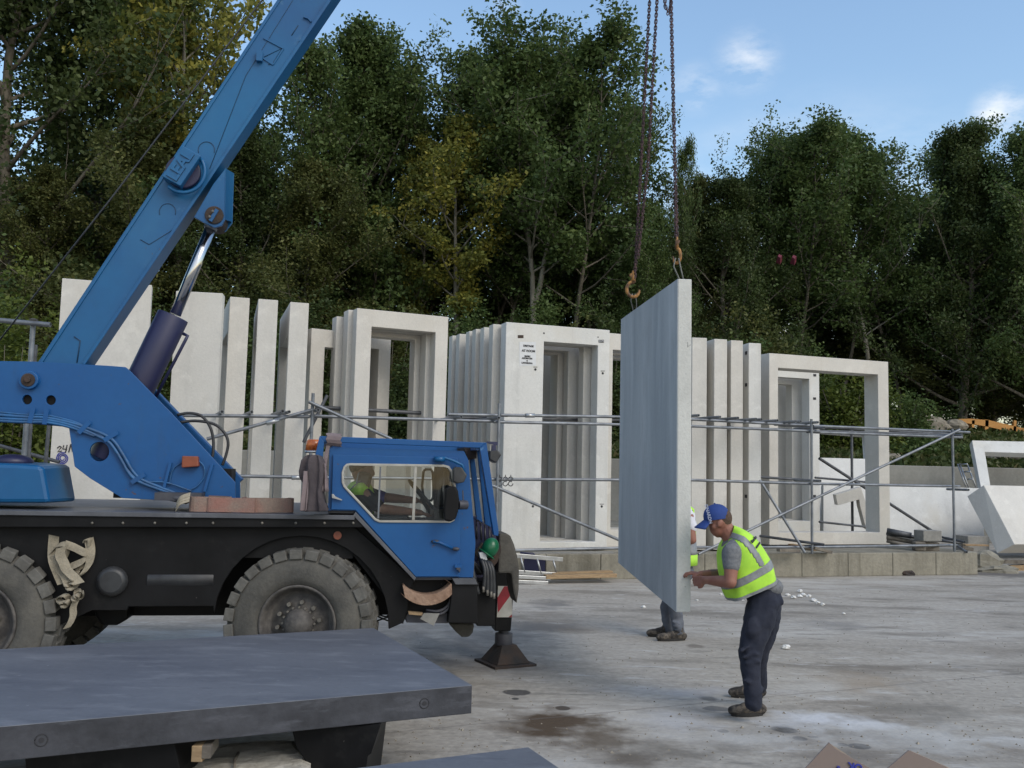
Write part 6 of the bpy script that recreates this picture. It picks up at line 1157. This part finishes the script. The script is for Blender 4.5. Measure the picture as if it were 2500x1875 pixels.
def leaves_mesh(name, tips, per, rad, size, mt, flat=.7, droop=.0, tone_c=None):
    tips = np.asarray(tips, dtype=np.float64); K = len(tips); n = K * per
    cen = np.repeat(tips, per, axis=0) + np.clip(rng.normal(0, 1, (n, 3)), -1.7, 1.7) * np.array([rad, rad, rad * flat])
    d = rng.normal(0, 1, (n, 3)); d[:, 2] = d[:, 2] * .5 - droop; d /= np.linalg.norm(d, axis=1)[:, None]
    up = rng.normal(0, 1, (n, 3)) * .75; up[:, 2] += .9; s = np.cross(d, up); s /= np.linalg.norm(s, axis=1)[:, None] + 1e-9
    L = size * rng.uniform(.6, 1.35, n)[:, None]; w = L * .30
    v = np.empty((n, 4, 3)); v[:, 0] = cen - d * L * .5; v[:, 1] = cen + s * w; v[:, 2] = cen + d * L * .5; v[:, 3] = cen - s * w
    me = bpy.data.meshes.new(name); me.vertices.add(n * 4); me.vertices.foreach_set('co', v.reshape(-1).astype(np.float32)); me.loops.add(n * 4); me.loops.foreach_set('vertex_index', np.arange(n * 4, dtype=np.int32))
    me.polygons.add(n); me.polygons.foreach_set('loop_start', np.arange(0, n * 4, 4, dtype=np.int32)); me.polygons.foreach_set('loop_total', np.full(n, 4, dtype=np.int32)); me.update()
    tc_ = rng.uniform(0, 1, K) if tone_c is None else tone_c; tone = np.clip(np.repeat(tc_, per) * .7 + rng.uniform(0, .32, n), 0, 1).astype(np.float32)
    at = me.attributes.new('tone', 'FLOAT', 'FACE'); at.data.foreach_set('value', tone); me.materials.append(mt); me.validate(); return me
def grow_tree(seed, H=12.0, Rc=3.2, h0=.3, nb=26, asc=.9, sub=6, shape=1.0, fork=False, wob=.25, r0=.16):
    """returns a wood mesh builder and the twig tips"""
    rd = random.Random(seed); m = MB(); tips = []; trunks = []
    def path(p, d, L, n, bend, w):
        pts = [Vector(p)]; d = Vector(d).normalized()
        for k in range(n):
            d = (d + Vector((rd.gauss(0, w), rd.gauss(0, w), bend))).normalized(); pts.append(pts[-1] + d * L / n)
        return pts
    base = path((0, 0, -.5), (rd.uniform(-.05, .05), 0, 1), H * .97 + .5, 12, .12, wob * .18)
    trunks.append((base, r0))
    if fork:
        k = 4; d = Vector((.2, .08, 1)); b = path(base[k], d, H * .6, 9, .10, .05); trunks.append((b, r0 * .75)); b = path(base[k + 2], Vector((-.24, -.1, 1)), H * .45, 8, .1, .05); trunks.append((b, r0 * .55))
    for pts, r in trunks:
        n = len(pts); m.tube(pts, [max(.012, r * (1 - .93 * i / (n - 1)) ** .9) for i in range(n)], 7)
        zt_ = pts[-1].z; zb_ = max(pts[0].z, H * h0); nbr = int(nb * (1 if r == r0 else .6)); ang = rd.uniform(0, 6)
        for b in range(nbr):
            t = (b + rd.random()) / nbr; z = zb_ + (zt_ - zb_) * t; i = min(n - 2, max(0, next((q for q in range(n - 1) if pts[q + 1].z >= z), n - 2))); f = (z - pts[i].z) / max(.01, pts[i + 1].z - pts[i].z); p = pts[i].lerp(pts[i + 1], max(0, min(1, f)))
            prof = math.sin(math.pi * min(1, (t * .86 + .14)) ** shape) ** .65; L = Rc * (.22 + .8 * prof) * (1.18 - .62 * t) * rd.uniform(.5, 1.4) * (1 if r == r0 else .75); ang += 2.399 + rd.uniform(-.4, .4)
            d = Vector((math.cos(ang), math.sin(ang), asc * (.35 + .9 * t) + rd.uniform(-.1, .25))); bp = path(p, d, L, 5, .06, .10); rb_ = max(.012, r * .34 * (1 - t * .6)); m.tube(bp, [rb_ * (1 - .8 * q / 5) for q in range(6)], 5, cap=False)
            tips.append(bp[-1])
            for s_ in range(sub):
                u = .25 + .75 * (s_ + rd.random()) / sub; q = min(4, int(u * 5)); sp = bp[q].lerp(bp[q + 1], u * 5 - q); sd_ = (bp[q + 1] - bp[q]).normalized(); dd = (sd_ * .7 + Vector((rd.gauss(0, .6), rd.gauss(0, .6), rd.gauss(.15, .4)))).normalized(); sl2 = L * rd.uniform(.18, .38); tw = path(sp, dd, sl2, 3, .05, .15); m.tube(tw, [.014, .011, .008, .005], 4, cap=False)
                tips += [tw[-1], tw[2]] + [tw[1] + Vector((rd.gauss(0, .12), rd.gauss(0, .12), rd.gauss(0, .1)))]
    return m, tips
def mk(seed, per, rad, size, lm, bark, droop=.1, **k):
    m, tips = grow_tree(seed, **k); wood = bpy.data.meshes.new('trunk'); wood.from_pydata(m.v, [], m.f); wood.polygons.foreach_set('use_smooth', m.sm); wood.materials.append(M[bark]); wood.update()
    z = np.array([t.z for t in tips]); tone = rng.uniform(0, 1, len(tips)); return float(np.percentile(z, 99.5)) + .15, wood, leaves_mesh('crown', tips, per, rad, size, LM[lm], droop=droop, tone_c=tone)
TV = {'ash': mk(3, 27, .24, .155, 'green', 'bark_p', .2, nb=28, Rc=3.8, h0=.38, asc=.95, sub=7, shape=1.1, fork=True, r0=.13),
      'ash2': mk(8, 27, .24, .155, 'green', 'bark', .2, nb=26, Rc=3.7, h0=.30, asc=.95, sub=7, shape=1.1, r0=.11, wob=.5),
      'yellow': mk(14, 28, .2, .16, 'yellow', 'bark_p', .5, nb=26, Rc=2.3, h0=.34, asc=1.2, sub=6, shape=1.0, r0=.13),
      'oak': mk(21, 58, .28, .15, 'dark', 'bark', .05, nb=42, Rc=4.6, h0=.05, asc=.55, sub=7, shape=.75, r0=.26),
      'oak2': mk(27, 58, .28, .15, 'green', 'bark', .05, nb=40, Rc=4.3, h0=.08, asc=.6, sub=7, shape=.8, r0=.22),
      'olive': mk(33, 60, .30, .15, 'olive', 'bark', .05, nb=44, Rc=4.2, h0=.06, asc=.5, sub=7, shape=.7, r0=.2)}
w2_ = TV['ash2'][1].copy(); w2_.materials[0] = M['bark_p']; TV['ash2p'] = (TV['ash2'][0], w2_, TV['ash2'][2])
def tree(kind, x, Y, ytop, wide, rz, label, name='broadleaf_tree', zb=3.35, grp='trees behind the yard', xt=None):
    if 0 < ytop < 330: ytop += 62 if x > 1600 else 34
    hz_, w_, c_ = TV[kind]; b = P(x, 1000, Y); top = P(x if xt is None else xt, ytop, Y).z; H = (top - zb) * 12 / hz_
    r = thing(name, label, 'tree', (b.x, Y, zb), grp); r.rotation_euler = (0, 0, rz); r.scale = (H / 12 * wide, H / 12 * wide, H / 12)
    for nm, me in (('trunk', w_), ('crown', c_)): o = bpy.data.objects.new(nm, me); C.objects.link(o); o.parent = r
    return r
n3 = 'ash_tree'
tree('oak', 20, 36, -330, .8, .3, 'tall dark tree cut off by the top left corner')
tree('oak2', 190, 38, -260, .6, 1.7, 'tall green tree second from the left, behind the crane rope')
tree('yellow', 425, 35.5, -240, .8, .4, 'tall yellowing tree standing left of the crane boom', 'yellowing_tree')
tree('yellow', 335, 36, -120, .9, 2.4, 'slimmer yellowing tree just left of the tall one by the boom', 'yellowing_tree')
tree('olive', 330, 34.6, 240, 1.0, 2.2, 'dense dark olive tree low behind the boom, left of the ram')
tree('olive', 90, 34.2, 420, .9, .9, 'dense low tree at the left edge under the tall dark one')
tree('oak', 560, 35, 330, .85, 4.0, 'dense dark tree just right of the crane ram')
tree('olive', 735, 34.4, 395, .95, 3.3, 'olive green tree with a domed top right of the boom')
tree('ash2', 700, 40, 190, .8, 2.0, 'thin tree peeping out right beside the boom', n3)
tree('oak2', 880, 38, 45, .8, 5.1, 'tall dark green tree right of the boom, first against the sky')
tree('ash2', 1065, 39, 85, .9, 1.1, 'tall green tree, second against the sky right of the boom', n3)
tree('yellow', 1115, 35, 255, 1.1, 0.2, 'pale trunked tree turning yellow in front of the tall green ones', 'yellowing_tree')
tree('yellow', 1010, 36.5, 330, .8, 3.0, 'small yellowing tree left of the pale trunked one', 'yellowing_tree')
tree('ash', 1318, 35, 20, .92, 0.0, 'tallest open crowned tree with a forked pale trunk in the middle', n3, xt=1370)
tree('ash2', 1220, 37.5, 95, .7, 4.2, 'slender tree tight against the left of the forked one', n3)
tree('ash2', 1455, 37, 120, .8, .7, 'airy tree between the forked one and the lifting chains', n3)
tree('oak2', 1400, 38, 420, .9, 2.9, 'dark filled tree low behind the forked one')
tree('ash2', 1640, 36, 290, .3, 3.6, 'small thin tree behind the lifting chains', n3)
tree('oak2', 1560, 34.6, 500, .7, 1.2, 'bushy green tree behind the top of the lifted slab')
tree('olive', 1700, 38, 440, .6, .8, 'brownish low tree right of the lifting chains')
tree('oak', 1790, 36.5, 440, .8, 5.5, 'dark tree under the gap of sky right of the chains')
tree('ash', 1880, 38, 262, .75, 2.6, 'rounded open tree, first group against the sky right of the chains', n3)
tree('ash2', 2000, 39, 300, .7, 1.9, 'thin tree filling the dip between the two open groups on the right', n3)
tree('ash2p', 2125, 35.5, 205, .95, .0, 'tall open tree with a pale leaning trunk behind the wide open frame', n3, xt=2140)
tree('ash2', 2262, 38, 240, .7, 4.4, 'airy tree right of the pale leaning trunk', n3)
tree('oak', 2345, 36, 258, .75, 2.0, 'dark dense tree before the right edge')
tree('oak2', 2510, 34.5, 262, .8, .6, 'dense dark tree cut by the right edge')
tree('oak', 2680, 36, 230, .9, 3.9, 'dark dense tree mostly outside the right edge')
for x, Y, yt, w_, rz, lab in ((655, 37.5, 250, .8, 1.0, 'slim tree close against the right side of the boom'), (800, 37, 135, .8, 2.7, 'leafy tree just left of the first tall one right of the boom'), (955, 37.2, 62, .9, .4, 'leafy tree just right of the first tall one right of the boom'), (1018, 40, 170, .8, 3.9, 'small tree in the notch between the two tall ones right of the boom'),
        (1172, 38.5, 150, .9, 5.0, 'tree in the notch left of the forked tree'), (1290, 38, 100, .8, 1.5, 'tree whose top shows just left of the forked tree peak'), (1400, 36, 95, .9, 3.3, 'tree whose top shows just right of the forked tree peak'), (1500, 36.5, 175, .7, 5.7, 'airy tree immediately left of the two left chains'),
        (1815, 37, 285, .7, 4.9, 'open tree at the left side of the right hand group'), (1955, 37.5, 285, .95, 3.0, 'open tree in the middle of the right hand group'), (2060, 37.5, 270, .8, 5.2, 'open tree left of the tallest one in the right hand group'), (2195, 37, 235, .8, 1.2, 'open tree right of the tallest one in the right hand group'), (2425, 38, 255, .8, .2, 'airy tree below the bright cloud at the right')):
    tree('ash2', x, Y, yt, w_, rz, lab, n3)
for k, (x, yt) in enumerate(((-120, 250), (170, 420), (640, 470), (860, 450), (1300, 500), (1500, 540), (1960, 500), (2220, 480), (2400, 420), (2560, 450))):
    tree(('oak', 'oak2', 'olive')[k % 3], x, 43 + (k * 7) % 5, yt, 1.0, k * 1.3, 'dark tree of the second row showing deep between the front trunks', grp='second row of trees')
for k, (x, yt) in enumerate(((2290, 640), (2420, 720), (2560, 650), (2150, 700))): tree('olive', x, 39 + k, yt, 1.5, k * 2.1, 'low dark understorey tree behind the orange timber at the right', grp='understorey trees')
for k, x in enumerate((-40, 130, 300, 470, 620, 780, 930, 1080, 1240, 1390, 1540, 1680, 1840, 2010)): tree('olive' if k % 2 else 'oak2', x, 40.5 + (k * 3) % 4, (620, 560, 600, 580)[k % 4], 1.25, k * 1.9, 'low dark understorey tree filling the shade behind the front trunks', grp='understorey trees')
# bushes
def bush_tips(seed, n):
    rd = random.Random(seed); tips = []
    for k in range(n):
        a = rd.uniform(0, 2 * math.pi); e = math.acos(rd.uniform(-.1, 1)); r = rd.uniform(.55, 1.0) * (1 + .25 * math.sin(3 * a + seed) + .15 * math.sin(5 * e + seed)); tips.append((r * math.sin(e) * math.cos(a), r * math.sin(e) * math.sin(a), max(.02, r * math.cos(e))))
    return np.array(tips)
BL_ = {'a': 'dark', 'b': 'green', 'c': 'bright', 'd': 'olive'}; bcount = [0]
stm = MB()
for k in range(9): a = k * .7; stm.tube([Vector((.05 * math.cos(a), .05 * math.sin(a), -.2)), Vector((.3 * math.cos(a), .3 * math.sin(a), .4)), Vector((.6 * math.cos(a), .6 * math.sin(a), .8))], [.03, .02, .008], 5)
stw = bpy.data.meshes.new('stem'); stw.from_pydata(stm.v, [], stm.f); stw.materials.append(M['bark']); stw.update()
def bush(kind, x, Y, ytop, wpx, label, zb, grp='bushes on the bank', rz=0.0):
    b = P(x, 1000, Y); H = P(x, ytop, Y).z - zb; w_ = wpx * Y / F; r = thing('bush', label, 'bush', (b.x, Y, zb), grp); bcount[0] += 1; A = w_ * (w_ + 2 * H)
    tips = bush_tips(bcount[0], int(min(520, 40 + 34 * A))) * np.array([w_, min(w_, 1.8), H / 1.08])
    me = leaves_mesh('foliage', tips, 34, .16, .125, LM[BL_[kind]], flat=1)
    o = bpy.data.objects.new('foliage', me); C.objects.link(o); o.parent = r; o = bpy.data.objects.new('stem', stw); C.objects.link(o); o.parent = r; o.scale = (w_, min(w_, 1.8), H / 1.08)
bush('c', 20, 20, 690, 95, 'bright yellow-green bush behind the tube uprights at the left edge', .0); bush('c', 110, 23, 800, 90, 'smaller yellow-green bush right of the tube uprights', .0); bush('b', -60, 24, 640, 110, 'green bush cut by the left edge', .0)
bush('c', 2065, 30.5, 905, 115, 'bright ivy covered mound seen through the wide open frame', 2.6); bush('b', 2205, 31, 955, 85, 'rounded green bush right of the wide open frame', 2.7); bush('b', 1990, 32, 880, 80, 'green bush behind the narrow frame inside the wide one', 2.8)
for k, x in enumerate((240, 350, 450, 560, 670, 760, 850, 950, 1040, 1120, 1210, 1300, 1400, 1490, 1580, 1700, 1790, 1860, 1930, 2300, 2400, 2500)):
    if x < 2000 : bush('abdab'[k % 5], x, 30.5 + (k * 5) % 4 * .7, (800, 760, 830, 730, 790, 750)[k % 6] + (30 if x > 1500 else 0), 95, 'dark bush of the hedge line rising above the white frames', 2.6, 'hedge line behind the frames', k * .8)
for k, (x, yt) in enumerate(((2310, 1000), (2420, 1085), (2180, 1080), (2250, 1075), (2470, 1090), (2345, 1100))): bush('bdb'[k % 3], x, 29.5 if yt > 1050 else 35, yt, 32, 'low weedy bush on the grass bank near the right end of the scaffold', 2.35 if yt > 1050 else 3.4, 'weeds on the bank', k)
# grass on the bank: one object
n = 26000; gx = rng.uniform(-24, 24, n); gy = 27.8 + rng.uniform(0, 1, n) ** 1.3 * 8.5
gz = 2.05 + 1.4 * np.minimum(1, (gy - 27.7) / 5.5) + .05; gm = leaves_mesh('grass', np.stack([gx, gy, gz], 1), 3, .07, .34, LM['grass'], droop=-1.2)
go = bpy.data.objects.new('grass', gm); C.objects.link(go); go['kind'] = 'stuff'; tag(go, 'rough grass growing over the bank behind the retaining wall', 'grass')
# pink plastic bits caught in a tree
for k, (x, y, lab) in enumerate(((1903, 632, 'left pink plastic scrap caught in the trees'), (1938, 634, 'right larger crimson plastic scrap caught in the trees'))):
    c = P(x, y, 33.2); m = MB(); vv = [c + Vector((a, b * .1, e)) for a, b, e in ((-.06, 0, .1), (.02, 1, .2), (.1, 0, .12), (.13, 1.5, -.05), (.02, 0, -.2), (-.08, 2, -.1))]; cc = c + Vector((0, -.12, 0)); cb_ = c + Vector((0, .06, 0)); m.add(vv + [cc, cb_], [(i, (i + 1) % 6, 6) for i in range(6)] + [((i + 1) % 6, i, 7) for i in range(6)]); o = m.build('plastic_scrap', M['pinkbag'], org=c); o.location = c; tag(o, lab, 'plastic bag', 'plastic scraps in the trees')
